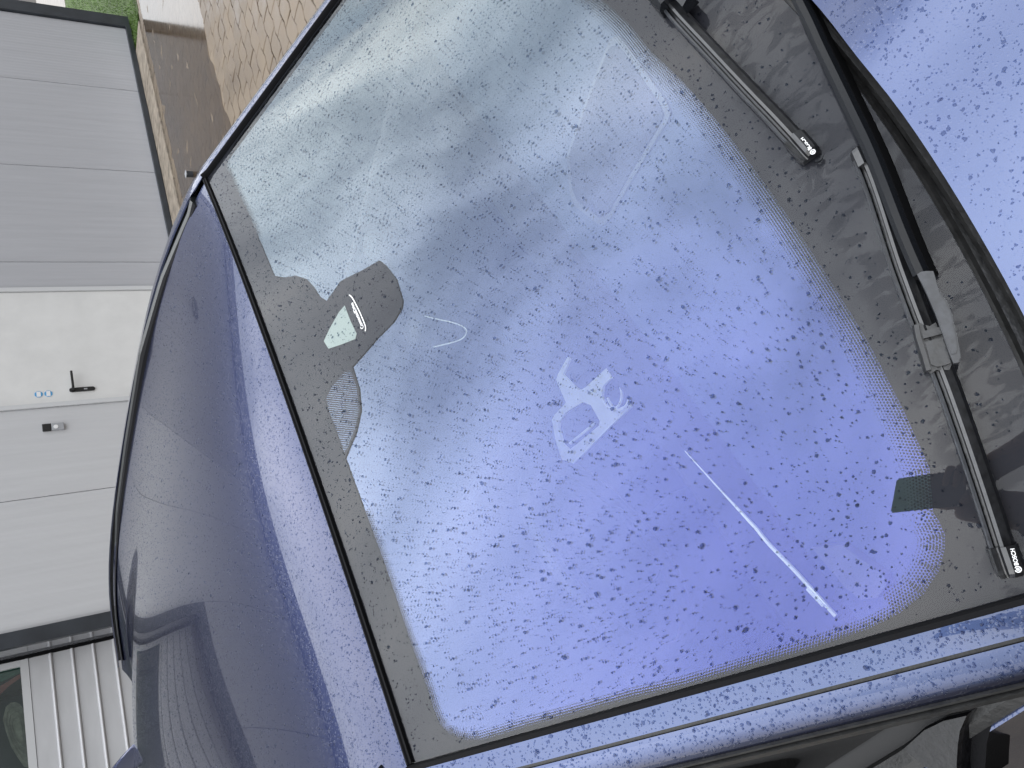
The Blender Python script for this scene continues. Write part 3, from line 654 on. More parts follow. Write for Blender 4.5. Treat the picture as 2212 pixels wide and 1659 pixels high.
# sun shade stripes next to the sensor, dot screen along the foot
tri = [(0.0382,0.1144),(0.0222,0.137),(0.007,0.1686),(0.0057,0.1847),(0.0574,0.1828),(0.1,0.1837),(0.1083,0.177),(0.089,0.1462),(0.0676,0.1175)]
patch('sensor_window', tri, glass, M_lensgreen, off=0.0018, thick=0.0006, parent=ws, dens=0.01)
def dots_along(poly, rows, pitch, r0, inward):
    q = resample(poly, 4000); P = glass(q[:, 0], q[:, 1]); d = np.concatenate([[0], np.cumsum(np.linalg.norm(np.diff(P, axis=0), axis=1))]); out_ = []
    for k in range(rows):
        u = np.arange((k % 2) * pitch / 2, d[-1], pitch); s_ = np.interp(u, d, q[:, 0]); t_ = np.interp(u, d, q[:, 1])
        ds = np.gradient(s_); dt = np.gradient(t_)
        # inward direction in metric terms
        e = 1e-3; a = (glass(s_ + e, t_) - glass(s_ - e, t_)) / (2 * e); b = (glass(s_, t_ + e) - glass(s_, t_ - e)) / (2 * e)
        la = np.linalg.norm(a, axis=1); lb = np.linalg.norm(b, axis=1); tx, ty = ds * la, dt * lb; ln = np.hypot(tx, ty) + 1e-9; nx, ny = -ty / ln * inward, tx / ln * inward
        dd = (k + 0.5) * pitch * 0.87; r = r0 * (1 - k / rows) ** 0.6 * np.ones(len(u))
        out_.append(np.stack([s_ + nx * dd / la, t_ + ny * dd / lb, r], -1))
    return np.vstack(out_)
def discs(name, D, fn, m, off, th, parent, nseg=6):
    P = fn(D[:, 0], D[:, 1]); n_ = nrm(fn, D[:, 0], D[:, 1]); ax = np.cross(n_, [0, 1, 0.1]); ax /= np.linalg.norm(ax, axis=1, keepdims=True); ay = np.cross(n_, ax)
    ang = np.arange(nseg) * 2 * np.pi / nseg; c, s_ = np.cos(ang), np.sin(ang)
    ring = ax[:, None] * c[None, :, None] + ay[:, None] * s_[None, :, None]; V = (P + n_ * (off + th))[:, None] + ring * D[:, 2][:, None, None]
    V = V.reshape(-1, 3) + LIFT; return fast_obj(name, V, np.arange(len(V)).reshape(-1, nseg), nseg, m, parent, kind='stuff', smooth=False)
foot = [p for p in right if p[1] > 0.60 ]
foot = right[[i for i, p in enumerate(right) if p[1] > 0.75][0]:]
footfull = foot + [(-p[0], p[1]) for p in foot[::-1]]
D = dots_along(footfull, 9, 0.0031, 0.00135, 1.0)
D2 = dots_along([p for p in right if p[1] <= 0.8], 4, 0.0031, 0.00135, 1.0)
D3 = D2.copy(); D3[:, 0] *= -1
sh = []
DD = np.vstack([D, D2, D3])
discs('dot_screen', DD, glass, M_frit, 0.0016, 0.0003, ws)
# stripes
sp_ = [q for st_ in [[(0.1504,0.1273),(0.1705,0.1427),(0.173,0.1418),(0.1531,0.1264)],[(0.1512,0.1226),(0.177,0.1425),(0.1796,0.1416),(0.1538,0.1217)],[(0.1519,0.1178),(0.1836,0.1423),(0.1862,0.1414),(0.1545,0.1169)],[(0.1527,0.113),(0.1901,0.1421),(0.1927,0.1412),(0.1553,0.1121)],[(0.1534,0.1082),(0.1966,0.1419),(0.1992,0.141),(0.1561,0.1073)],[(0.1542,0.1033),(0.2031,0.1417),(0.2056,0.1408),(0.1568,0.1024)],[(0.1549,0.0985),(0.2095,0.1415),(0.2121,0.1406),(0.1576,0.0976)],[(0.1557,0.0937),(0.2159,0.1413),(0.2185,0.1404),(0.1583,0.0928)],[(0.1569,0.0892),(0.2217,0.1406),(0.2242,0.1397),(0.1596,0.0883)],[(0.1594,0.0857),(0.2267,0.1393),(0.2292,0.1385),(0.1621,0.0848)],[(0.162,0.0822),(0.2318,0.1381),(0.2342,0.1372),(0.1646,0.0813)],[(0.1645,0.0787),(0.2368,0.1368),(0.2392,0.1359),(0.1672,0.0778)],[(0.167,0.0752),(0.2417,0.1355),(0.2442,0.1347),(0.1697,0.0743)],[(0.1695,0.0717),(0.2467,0.1343),(0.2492,0.1334),(0.1722,0.0708)],[(0.1741,0.0697),(0.2517,0.133),(0.2542,0.1321),(0.1768,0.0689)],[(0.1801,0.069),(0.2567,0.1317),(0.2591,0.1309),(0.1828,0.0681)],[(0.1861,0.0682),(0.2616,0.1305),(0.2641,0.1296),(0.1888,0.0673)],[(0.192,0.0674),(0.2666,0.1293),(0.269,0.1284),(0.1947,0.0665)],[(0.198,0.0666),(0.2708,0.1274),(0.2732,0.1265),(0.2006,0.0658)],[(0.2042,0.0661),(0.2744,0.125),(0.2768,0.1241),(0.2068,0.0652)],[(0.2111,0.0662),(0.2779,0.1226),(0.2804,0.1217),(0.2138,0.0653)],[(0.218,0.0663),(0.2815,0.1202),(0.284,0.1193),(0.2207,0.0655)],[(0.2249,0.0664),(0.2851,0.1178),(0.2876,0.1169),(0.2276,0.0656)],[(0.2318,0.0666),(0.2887,0.1154),(0.2912,0.1145),(0.2344,0.0657)],[(0.2386,0.0667),(0.2923,0.113),(0.2948,0.1122),(0.2412,0.0658)],[(0.2454,0.0668),(0.2959,0.1106),(0.2984,0.1098),(0.248,0.0659)],[(0.2522,0.0669),(0.2995,0.1082),(0.302,0.1074),(0.2548,0.0661)],[(0.2587,0.0668),(0.3031,0.1058),(0.3056,0.105),(0.2613,0.066)],[(0.2652,0.0668),(0.3065,0.1032),(0.3089,0.1024),(0.2677,0.0659)],[(0.2716,0.0667),(0.3093,0.1001),(0.3117,0.0993),(0.2742,0.0659)],[(0.278,0.0666),(0.3121,0.097),(0.3146,0.0962),(0.2806,0.0658)],[(0.2844,0.0666),(0.3149,0.0939),(0.3174,0.0931),(0.2869,0.0657)],[(0.2908,0.0665),(0.3178,0.0908),(0.3202,0.09),(0.2933,0.0657)],[(0.2971,0.0664),(0.3206,0.0877),(0.3231,0.0869),(0.2996,0.0656)],[(0.3034,0.0664),(0.3234,0.0846),(0.3259,0.0838),(0.3059,0.0656)],[(0.3097,0.0663),(0.3263,0.0815),(0.3288,0.0807),(0.3122,0.0655)],[(0.3159,0.0663),(0.3288,0.0781),(0.3312,0.0772),(0.3184,0.0654)],[(0.3221,0.0662),(0.331,0.0744),(0.3335,0.0736),(0.3247,0.0654)],[(0.3283,0.0661),(0.3333,0.0708),(0.3358,0.0699),(0.3308,0.0653)]] for q in [st_]]
Vs, Fs = [], []
for q in sp_:
    q = np.array(q); P = glass(q[:, 0], q[:, 1]); n_ = nrm(glass, q[:, 0], q[:, 1]); k = len(Vs)
    Vs += (P + n_ * 0.0016 + LIFT).tolist() + (P + n_ * 0.0010 + LIFT).tolist(); Fs += [[k, k + 1, k + 2, k + 3], [k + 7, k + 6, k + 5, k + 4], [k, k + 4, k + 5, k + 1], [k + 1, k + 5, k + 6, k + 2], [k + 2, k + 6, k + 7, k + 3], [k + 3, k + 7, k + 4, k]]
fixn(mesh_obj('sun_shade_lines', Vs, Fs, M_frit, ws, kind='stuff'))
# printed name on the sensor cover
c0 = [(0.0962,0.2042)][0]; cA = [(0.1034,0.2004)][0]; cB = [(0.0215,0.2015)][0]
def onp(p, off): 
    a = np.array([p[0]]); b = np.array([p[1]]); return (glass(a, b) + nrm(glass, a, b) * off)[0], nrm(glass, a, b)[0]
pA, nA = onp(cA, .0038); pB, _ = onp(cB, .0038); ctr = (pA + pB) / 2 + LIFT
ln = np.linalg.norm(pB - pA)
straight_text('ConnectedDrive', 'lettering', ctr, pB - pA, nA, ln * 0.150, M_white, ws, bold=0.0001)
ar = [(-0.0055,0.2031),(0.0059,0.2067),(0.0345,0.2076),(0.0667,0.2083),(0.096,0.2074),(0.1074,0.2069),(0.1156,0.2027)]
P_, N_ = on(glass, ar, 20, 0.0035); sweep('printed_arc', P_, N_, [(-.0008, 0), (.0008, 0), (.0008, .0003), (-.0008, .0003)], M_white, ws)

# ---- seals around the glass
P_, N_ = on(glass, [(s_, -0.004) for s_ in np.linspace(-1, 1, 30)], 60, 0.0); sweep('header_seal', P_, N_, [(-.005, 0), (-.0045, .006), (-.001, .0085), (.001, .0065), (.0045, .0075), (.005, 0)], M_black)
for sg in (1, -1):
    T_ = np.linspace(-0.002, 1.0, 50); gp = pillar(np.full(50, 0.0), T_, sg, 0.0); nn = np.tile([0.25 * sg, .45, .86], (50, 1))
    w1 = 0.0145
    sweep('side_seal', gp + np.array([0.0035 * sg, 0, 0]), nn, [(-.0038, -.006), (-.0038, .0085), (-.0022, .0115), (.0022, .0115), (.0036, .008), (.0036, -.006)], M_black)
# ---- pillar strips, seam and trims on both sides
TP = np.concatenate([np.linspace(-2.1, -0.06, 24), np.linspace(0, 1.03, 50)])
for sg in (1, -1):
    f_ = lambda w, t, sg=sg: pillar(w, t, sg)
    sheet('windscreen_pillar', f_, np.linspace(0.007, 0.0335, 8), TP, M_paint, off=-0.004, thick=0.004)
    sheet('pillar_gap_seal', f_, np.array([0.0338, 0.035, 0.0365, 0.0378]), TP, M_weather, off=-0.012, thick=0.0085)
    sheet('door_frame_edge', f_, np.linspace(0.0382, 0.083, 14), TP, M_paint, off=-0.004, thick=0.0035)
    sheet('window_rubber', f_, np.linspace(0.0833, 0.0870, 4), TP, M_weather, off=-0.004, thick=0.0065)
    sheet('window_channel', f_, np.linspace(0.0871, 0.0920, 3), TP, M_black, off=-0.012, thick=0.008)
    sheet('window_trim', f_, np.linspace(0.0921, 0.1005, 5), TP, M_weather, off=-0.004, thick=0.0085)
def belt(V): return np.stack([0.862 - 0.03 * np.maximum(V - 0.2, 0) - 0.012 * (V + .6) ** 2 * (V < -.6), V, -0.452 + 0 * V], -1)
for sg in (1, -1):
    def sidewin(a, t, sg=sg):
        p0 = pillar(0.1010, t, sg, 0.004); q = belt(p0[..., 1]); q[..., 0] *= sg; q[..., 0] -= sg * 0.05
        a_ = np.asarray(a)[..., None]; return p0 * (1 - a_) + q * a_
    tw = np.linspace(-1.7, 0.93, 50); AA, BB = np.meshgrid(np.linspace(0, 1, 12), tw, indexing='ij')
    P = sidewin(AA, BB); V = P.reshape(-1, 3) + LIFT; F = [[i * 50 + j, (i + 1) * 50 + j, (i + 1) * 50 + j + 1, i * 50 + j + 1] for i in range(11) for j in range(49)]
    V2 = V - np.array([0.004 * sg, 0, 0]); k = len(V); FF = F + [[q + k for q in f][::-1] for f in F]
    mesh_obj('side_window', np.vstack([V, V2]), FF if sg < 0 else [f[::-1] for f in FF], [M_side, M_black], CAR, smooth=True, fm=[0] * len(F) + [1] * len(F))
    # belt moulding and painted door skin
    Vb = np.linspace(-1.8, 0.42, 40); q = belt(Vb); q[:, 0] *= sg
    sweep('belt_trim', q - np.array([0.014 * sg, 0, 0]), np.tile([0, 0, 1.0], (40, 1)), [(-.014, -.01), (-.014, .004), (-.004, .010), (.010, .008), (.014, -.01)], M_weather)
    def skin(a, v, sg=sg):
        a = np.asarray(a, float); v = np.asarray(v, float); a, v = np.broadcast_arrays(a, v); b = belt(v)
        return np.stack([sg * (b[..., 0] + 0.004 + 0.10 * np.sin(np.clip(a, 0, 1) * 2.2) ), v, b[..., 2] - 0.012 - 0.68 * a + 0.012 * np.exp(-(a / .02) ** 2)], -1)
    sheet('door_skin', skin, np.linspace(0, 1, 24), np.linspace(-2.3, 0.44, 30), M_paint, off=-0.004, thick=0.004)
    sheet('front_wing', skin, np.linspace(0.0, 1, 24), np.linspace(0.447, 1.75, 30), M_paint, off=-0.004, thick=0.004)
    # wing top joining hood and door
    def wing(a, v, sg=sg):
        a = np.asarray(a, float); v = np.asarray(v, float); a, v = np.broadcast_arrays(a, v); b = belt(v)
        u = 0.735 + (b[..., 0] + 0.004 - 0.735) * a; z = hood(u, v)[..., 2] * (1 - a) + (b[..., 2] - 0.010) * a + 0.012 * np.sin(a * math.pi)
        return np.stack([sg * u, v, z], -1)
    sheet('wing_top', wing, np.linspace(0, 1, 14), np.linspace(0.58, 1.75, 20), M_paint, off=-0.004, thick=0.004)

# ---- roof, roof rails, rear
UU = np.linspace(-0.600, 0.604, 60); 
VVr = np.concatenate([np.linspace(0.0, -0.3, 26), np.linspace(-0.33, -2.15, 60)])
AA, BB = np.meshgrid(UU, VVr, indexing='ij'); lead = -0.052 * (AA / 0.605) ** 2 - 0.0075
BB = BB * (1 + lead / 2.15) + lead
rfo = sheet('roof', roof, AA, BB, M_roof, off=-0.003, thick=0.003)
sheet('rear_screen', roof, np.linspace(-0.59, 0.59, 20), np.linspace(-2.16, -2.9, 12), M_side, off=-0.004, thick=0.003)
for sg in (-1, 1):
    Vr_ = np.array([-0.12, -0.144, -0.305, -0.528, -0.863, -1.145, -1.512, -1.778, -2.05]); Zt = np.array([0.021, 0.028, 0.069, 0.105, 0.130, 0.146, 0.148, 0.135, 0.105])
    vv = np.linspace(-0.10, -2.05, 60); zt_ = np.interp(-vv, -Vr_, Zt); zb = roof(0.6, vv)[:, 2] - 0.004
    P = []
    for k_, v_ in enumerate(vv):
        h_ = zt_[k_]; b_ = zb[k_]; h_ = max(h_, b_ + 0.004)
        P.append([(0.578, b_), (0.582, b_ + (h_ - b_) * .55), (0.592, h_ - .003), (0.600, h_), (0.612, h_ - .003), (0.618, b_ + (h_ - b_) * .5), (0.618, b_ - .01)])
    V = np.array([(sg * p[0], v_, p[1] + H0) for v_, pr in zip(vv, P) for p in pr]); n = 7
    F = [[i * n + j, i * n + (j + 1) % n, (i + 1) * n + (j + 1) % n, (i + 1) * n + j] for i in range(len(vv) - 1) for j in range(n)] + [list(range(n)), [(len(vv) - 1) * n + j for j in range(n)]]
    o = mesh_obj('roof_rail', V, F, [M_rail, M_black], CAR, fm=[1 if (k_ % 7) in (0, 1) and k_ < len(F) - 2 else 0 for k_ in range(len(F))]); fixn(o)
# shark fin aerial
fn0 = (-0.0964, -1.5658); fb = roof(*fn0)
Vf, Ff = [], []
nr, ns = 10, 12
for i in range(nr):
    a = i / (nr - 1); h_ = 0.062 * (a ** 0.8); wd = 0.026 * (a ** 0.6) + 0.001
    for j in range(ns):
        th = math.pi * j / (ns - 1); Vf.append((fn0[0] + wd * math.cos(th) * (1 if j in (0, ns - 1) else .75), fn0[1] - 0.15 * a, fb[2] - 0.004 + h_ * (math.sin(th) ** 2.2) + H0))
Ff = [[i * ns + j, i * ns + j + 1, (i + 1) * ns + j + 1, (i + 1) * ns + j] for i in range(nr - 1) for j in range(ns - 1)] + [[(nr - 1) * ns + j for j in range(ns)]]
fixn(mesh_obj('roof_aerial', Vf, Ff, M_paint, CAR, smooth=True))

# ---- hood with overhanging edge, cowl and its seal
def edgeV(U): return 0.775 - 0.31 * U * U
UH = np.linspace(-0.735, 0.735, 60); AH = np.linspace(0, 1, 40)
AA, BB = np.meshgrid(UH, AH, indexing='ij'); VH = edgeV(AA) + (1.78 - edgeV(AA)) * BB
hb = sheet('hood', hood, AA, VH, M_paint, off=-0.009, thick=0.009)
def cowl(a, U):
    a, U = np.broadcast_arrays(np.asarray(a, float), np.asarray(U, float)); s_ = np.clip(U / 0.80, -1, 1); g = glass(s_, 0.985 + 0 * s_)
    v = g[..., 1] + a * 0.16; z = g[..., 2] - 0.012 - 0.02 * np.sin(a * 3.14) - 0.03 * a
    return np.stack([U, v, z], -1)
sheet('cowl_panel', cowl, np.linspace(0, 1, 10), np.linspace(-0.78, 0.78, 50), M_plastic, off=-0.004, thick=0.004)
Uc = np.linspace(-0.74, 0.74, 60)
g_ = glass(Uc / 0.797, 1.004); sweep('glass_edge_seal', g_, np.tile([0, 0.45, 0.9], (60, 1)), [(-.003, -.012), (-.003, .006), (0, .009), (.004, .006), (.004, -.012)], M_weather)
q = np.stack([Uc, edgeV(Uc) - 0.012, -0.395 - 0.02 * (Uc / .7) ** 2], -1)
q1 = np.stack([Uc, edgeV(Uc) - 0.004, -0.388 - 0.02 * (Uc / .7) ** 2], -1)
sweep('hood_seal', q, np.tile([0, 0.3, 0.95], (60, 1)), [(-.010, -.02), (-.010, -.002), (-.006, .004), (.000, .002), (.004, .006), (.010, .004), (.012, -.02)], M_weather)
box('engine_bay', -0.72, 0.72, 0.80, 1.7, H0 - 0.75, H0 - 0.60, M_black, CAR)
box('nose', -0.80, 0.80, 1.755, 1.90, H0 - 1.1, H0 - 0.54, M_paint, CAR, bev=0.04)
box('underbody', -0.84, 0.84, -2.3, 1.75, H0 - 1.14, H0 - 1.10, M_black, CAR)
box('tail', -0.80, 0.80, -2.95, -2.30, H0 - 1.1, H0 - 0.42, M_paint, CAR, bev=0.05)
for sx in (-0.83, 0.83):
    for vy in (1.15, -1.65):
        ang = np.linspace(0, 2 * math.pi, 28, endpoint=False); pr = [(vy + 0.33 * math.cos(a), 0.33 + 0.33 * math.sin(a)) for a in ang]
        w_ = fixn(mesh_obj('wheel', *prism(pr, sx - 0.10, sx + 0.10, 0), M_black, CAR))
        pr = [(vy + 0.21 * math.cos(a), 0.33 + 0.21 * math.sin(a)) for a in ang]
        fixn(mesh_obj('rim', *prism(pr, sx - 0.104, sx + 0.104, 0), M_grey, w_))

# ---- door mirror on the near side
cw_ = [[(0.836,0.215),(0.831,0.257),(0.833,0.288),(0.84,0.318),(0.849,0.298),(0.859,0.284),(0.876,0.264),(0.884,0.257),(0.879,0.24),(0.862,0.225),(0.843,0.217)]]
mp_ = cw_[0]; mc = np.mean(mp_, 0)
mir = bpy.data.objects.new('door_mirror', None); C.objects.link(mir); mir.parent = CAR
bm = bmesh.new(); r0 = [bm.verts.new((p[0], p[1], H0 - 0.46)) for p in mp_]; r1 = [bm.verts.new((p[0], p[1], H0 - 0.434)) for p in mp_]; r2 = [bm.verts.new((mc[0] + (p[0] - mc[0]) * .9, mc[1] + (p[1] - mc[1]) * .9, H0 - 0.429)) for p in mp_]
n = len(mp_)
for a, b in ((r0, r1), (r1, r2)):
    for i in range(n): bm.faces.new((a[i], a[(i + 1) % n], b[(i + 1) % n], b[i]))
bm.faces.new(r2); bm.faces.new(r0[::-1]); bmesh.ops.recalc_face_normals(bm, faces=bm.faces)
me = bpy.data.meshes.new('mirror_foot'); bm.to_mesh(me); bm.free(); me.materials.append(M_foot); o = bpy.data.objects.new('mirror_foot', me); C.objects.link(o); o.parent = mir
bd = [(0.839,0.306),(0.845,0.331),(0.86,0.31),(0.87,0.294),(0.887,0.274),(0.896,0.264),(0.887,0.239),(0.859,0.269),(0.849,0.285)]
fixn(mesh_obj('mirror_arm', *prism(bd, H0 - 0.50, H0 - 0.452, 2), M_black, mir))
V, F = boxvf(0.93, 1.12, 0.16, 0.30, H0 - 0.50, H0 - 0.36, 0.04); mesh_obj('mirror_housing', V, F, M_plastic, mir, smooth=True)
V, F = boxvf(0.95, 1.10, 0.150, 0.159, H0 - 0.48, H0 - 0.38, 0.003); mesh_obj('mirror_glass', V, F, M_chrome, mir)
fm_ = bpy.data.objects.new('door_mirror', None); C.objects.link(fm_); fm_.parent = CAR
V, F = boxvf(-1.12, -0.93, 0.16, 0.30, H0 - 0.50, H0 - 0.36, 0.04); mesh_obj('mirror_housing', V, F, M_plastic, fm_, smooth=True)
V, F = boxvf(-0.94, -0.85, 0.2, 0.27, H0 - 0.47, H0 - 0.43, 0.01); mesh_obj('mirror_foot', V, F, M_plastic, fm_, smooth=True)

# ---- cabin
def dash(U, V):
    U, V = np.broadcast_arrays(np.asarray(U, float), np.asarray(V, float)); z = -0.435 - 0.06 * ((0.66 - V) / 0.5) ** 2 * (V < .66)
    return np.stack([U, V, z], -1)
UU = np.linspace(-0.76, 0.76, 30); VV_ = np.linspace(0, 1, 20); AA, BB = np.meshgrid(UU, VV_, indexing='ij'); BB = 0.235 + BB * ((0.70 - 0.30 * AA * AA) - 0.235)
dsh = sheet('dashboard', dash, AA, BB, M_dash, off=-0.01, thick=0.01)
Ud = np.linspace(-0.72, 0.72, 50); sd_ = np.stack([Ud, 0.625 - 0.30 * Ud * Ud, -0.434 + 0 * Ud], -1)
sweep('defroster_slot', sd_, np.tile([0, 0, 1.], (50, 1)), [(-.011, -.006), (-.011, .003), (.011, .003), (.011, -.006)], M_dashdark, dsh)
grl = [(-0.086,0.554),(-0.065,0.553),(0.048,0.535),(0.063,0.529),(0.065,0.519),(0.033,0.346),(0.026,0.333),(0.015,0.322),(-0.054,0.307),(-0.075,0.315),(-0.11,0.359),(-0.107,0.411),(-0.102,0.54),(-0.097,0.547)]
def inset(P, f): P = np.array(P); c = P.mean(0); return ((P - c) * f + c).tolist()
patch('speaker_grille', grl, dash, M_dashdark, off=0.003, thick=0.002, parent=dsh, step=0.03)
patch('grille_surround', inset(grl, 1.10), dash, mat('grille rim', (0.07, 0.073, 0.073), 0.4), off=0.0005, thick=0.003, holes=[inset(grl, 1.0)], parent=dsh, step=0.03)
hud = [(0.609,0.262),(0.634,0.306),(0.689,0.328),(0.698,0.322),(0.701,0.298),(0.691,0.275),(0.67,0.267)]
patch('instrument_hood', hud, dash, mat('hood insert', (0.09, 0.095, 0.10), 0.4), off=0.001, thick=0.012, parent=dsh, step=0.03)
pp_ = [(-0.51,0.405),(-0.432,0.466),(-0.384,0.524),(-0.51,0.487),(-0.561,0.413),(-0.415,0.419)]
box('dash_front', -0.76, 0.76, 0.10, 0.23, H0 - 0.80, H0 - 0.506, M_dashdark, CAR, bev=0.01)
box('firewall', -0.76, 0.76, 0.40, 0.43, H0 - 1.08, H0 - 0.47, M_dashdark, CAR)
for sg in (-1, 1): box('door_card', min(sg * .765, sg * .855), max(sg * .765, sg * .855), -2.1, 0.44, H0 - 1.05, H0 - 0.4625, M_dashdark, CAR)
box('rear_bulkhead', -0.76, 0.76, -2.10, -1.85, H0 - 1.05, H0 + 0.03, M_dashdark, CAR)
box('cabin_floor', -0.80, 0.80, -2.1, 0.40, H0 - 1.095, H0 - 1.05, M_dashdark, CAR)
box('headlining', -0.57, 0.57, -1.9, -0.12, H0 - 0.06, H0 - 0.04, M_dashdark, CAR)
cz = -0.66
con1 = [(-0.085,-0.108),(-0.086,-0.16),(-0.083,-0.176),(-0.025,-0.189),(-0.037,-0.242),(-0.036,-0.257),(-0.001,-0.281),(0.043,-0.298),(0.074,-0.29),(0.085,-0.242),(0.107,-0.125),(0.135,0.003),(0.126,-0.0),(0.118,-0.035),(0.096,-0.081),(0.081,-0.093),(0.049,-0.086),(0.04,-0.068),(0.045,-0.044),(0.066,0.001),(0.051,0.004),(0.036,-0.004),(0.028,-0.017),(0.002,-0.11),(-0.008,-0.132),(-0.023,-0.138),(-0.072,-0.15),(-0.077,-0.108)]
hole1 = [(0.015,-0.143),(0.038,-0.128),(0.08,-0.131),(0.084,-0.14),(0.063,-0.216),(0.05,-0.261),(0.027,-0.269),(-0.007,-0.255),(-0.016,-0.24),(-0.012,-0.204)]
flat = lambda z: (lambda U, V: np.stack([np.asarray(U, float), np.asarray(V, float), z + 0 * np.asarray(U, float)], -1))
console = box('centre_console', -0.17, 0.22, -0.75, 0.11, H0 - 1.05, H0 - 0.672, M_dashdark, CAR, bev=0.02)
patch('console_trim', con1, flat(cz), M_satin, off=0, thick=0.006, holes=[hole1], step=0.05, parent=console, dens=0.01)
bar = [(0.071,-0.145),(0.076,-0.145),(0.047,-0.245),(0.041,-0.246)]
patch('tray_strip', bar, flat(-0.655), M_satin, off=0, thick=0.004, parent=console, dens=0.02)
for cxy, r1_, r2_ in (([(0.073,-0.053)][0], 0.029, 0.031), ([(0.085,-0.038)][0], 0.033, 0.0345)):
    an = np.linspace(-2.0, 1.6, 26); ring = np.stack([cxy[0] + r2_ * np.cos(an), cxy[1] + r2_ * np.sin(an), np.full(26, -0.650)], -1)
    sweep('cup_ring', ring, np.tile([0, 0, 1.], (26, 1)), [(-.0018, 0), (.0018, 0), (.0018, .004), (-.0018, .004)], M_chrome, console)
sel = [(-0.027,0.059),(-0.01,0.064),(-0.007,0.05),(-0.013,0.037),(-0.024,0.044)]
patch('selector_tip', sel, flat(-0.6), M_satin, off=0, thick=0.01, parent=console, dens=0.01)
strip = [(0.367,0.147),(0.455,0.16),(0.534,0.173),(0.55,0.173),(0.607,0.184),(0.679,0.194)]
P_ = np.array([(a, b, -0.5) for a, b in resample(strip, 24)]); 
wsc = np.interp(np.linspace(0, 1, 24), [0, .3, .5, 1], [.16, .32, .62, .66])
sweep('bright_strip', P_, np.tile([0, 0, 1.], (24, 1)), [(-.0035, -.002), (.0035, -.002), (.0035, .003), (-.0035, .003)], M_chrome, dsh, scale=wsc)
s2 = [(0.632,0.185),(0.661,0.19)]
P_ = np.array([(a, b, -0.499) for a, b in resample(s2, 6)]); sweep('bright_strip', P_, np.tile([0, 0, 1.], (6, 1)), [(-.0025, 0), (.0025, 0), (.0025, .003), (-.0025, .003)], M_chrome, dsh)
# steering wheel and seats
ang = np.linspace(0, 2 * math.pi, 40); cen = np.array([0.40, -0.06, -0.44]); ax1 = np.array([1, 0, 0]); ax2 = np.array([0, 0.42, 0.91]); nv = np.cross(ax1, ax2)
V = []; 
for a in ang[:-1]:
    rd = ax1 * math.cos(a) + ax2 * math.sin(a)
    for b in np.linspace(0, 2 * math.pi, 10, endpoint=False): V.append(cen + rd * (0.18 + 0.014 * math.cos(b)) + nv * 0.014 * math.sin(b) + LIFT)
n = 39; F = [[i * 10 + j, i * 10 + (j + 1) % 10, ((i + 1) % n) * 10 + (j + 1) % 10, ((i + 1) % n) * 10 + j] for i in range(n) for j in range(10)]
sw = fixn(mesh_obj('steering_wheel', V, F, M_dashdark, CAR, smooth=True))
V, F = boxvf(0.33, 0.47, -0.09, -0.03, H0 - 0.50, H0 - 0.38, 0.02); mesh_obj('airbag_cover', V, F, M_dashdark, sw, smooth=True)
for ux in (-0.37, 0.37):
    st = bpy.data.objects.new('front_seat', None); C.objects.link(st); st.parent = CAR
    V, F = boxvf(ux - .24, ux + .24, -0.72, -0.22, H0 - 1.02, H0 - 0.80, 0.06); mesh_obj('seat_cushion', V, F, M_seat, st, smooth=True)
    V, F = boxvf(ux - .24, ux + .24, -0.06, 0.06, -0.02, 0.58, 0.055); V = V @ np.array([[1, 0, 0], [0, .94, .34], [0, -.34, .94]]) + np.array([0, -0.74, H0 - 0.82]); mesh_obj('backrest', V, F, M_seat, st, smooth=True)
    V, F = boxvf(ux - .13, ux + .13, -1.02, -0.92, H0 - 0.24, H0 - 0.08, 0.045); mesh_obj('headrest', V, F, M_seat, st, smooth=True)
# interior rear-view mirror under the sensor patch
rm = [(0.151,0.2924),(0.1892,0.3152),(0.2238,0.3381),(0.2502,0.3525),(0.2669,0.3563),(0.2749,0.3459),(0.2681,0.3291),(0.258,0.3133),(0.2395,0.2875)]
P_, N_ = on(glass, rm, 30, -0.03); sweep('mirror_rim', P_, N_, [(-.0006, 0), (.0006, 0), (.0006, .001), (-.0006, .001)], M_grey)
V, F = boxvf(-0.11, 0.13, 0.155, 0.205, H0 - 0.19, H0 - 0.125, 0.02); mesh_obj('rear_view_mirror', V, F, M_dashdark, CAR, smooth=True)

# ================================================================== WIPERS
def wiper_blade(root, path, capdir, n=40, w=1.0):
    P, N_ = on(glass, path, n, 0.006); par = root
    sweep('rubber_strip', P, N_, [(-.0108 * w, 0.001), (-.0108 * w, .009), (-.0098 * w, .0105), (-.0075 * w, .0100), (-.0070 * w, .001)], M_cover, par)
    sweep('spoiler', P, N_, [(-.0069 * w, .001), (-.0060 * w, .0035), (-.0035 * w, .0040), (-.0028 * w, .0120), (.000, .0135), (.0065 * w, .0100), (.0095 * w, .0045), (.0100 * w, .001)], M_wiper, par)
def end_cap(root, a, b, w=1.0):
    q = resample([a, b], 8); P = glass(q[:, 0], q[:, 1]); N_ = nrm(glass, q[:, 0], q[:, 1]); P = P + N_ * 0.006
    sc = np.stack([np.array([1, 1, 1, 1, 1, 1, .97, .8]), np.array([1, 1, 1, 1, 1, 1, .95, .7])], -1)
    return sweep('end_cap', P, N_, [(-.0125 * w, 0), (-.0122 * w, .0100), (-.0105 * w, .0122), (-.0070 * w, .0110), (-.0060 * w, .0085), (-.0045 * w, .0090), (-.0030 * w, .0150), (.0010 * w, .0165), (.0085 * w, .0130), (.0118 * w, .0060), (.0122 * w, 0)], M_wiper, root, scale=sc), P, N_
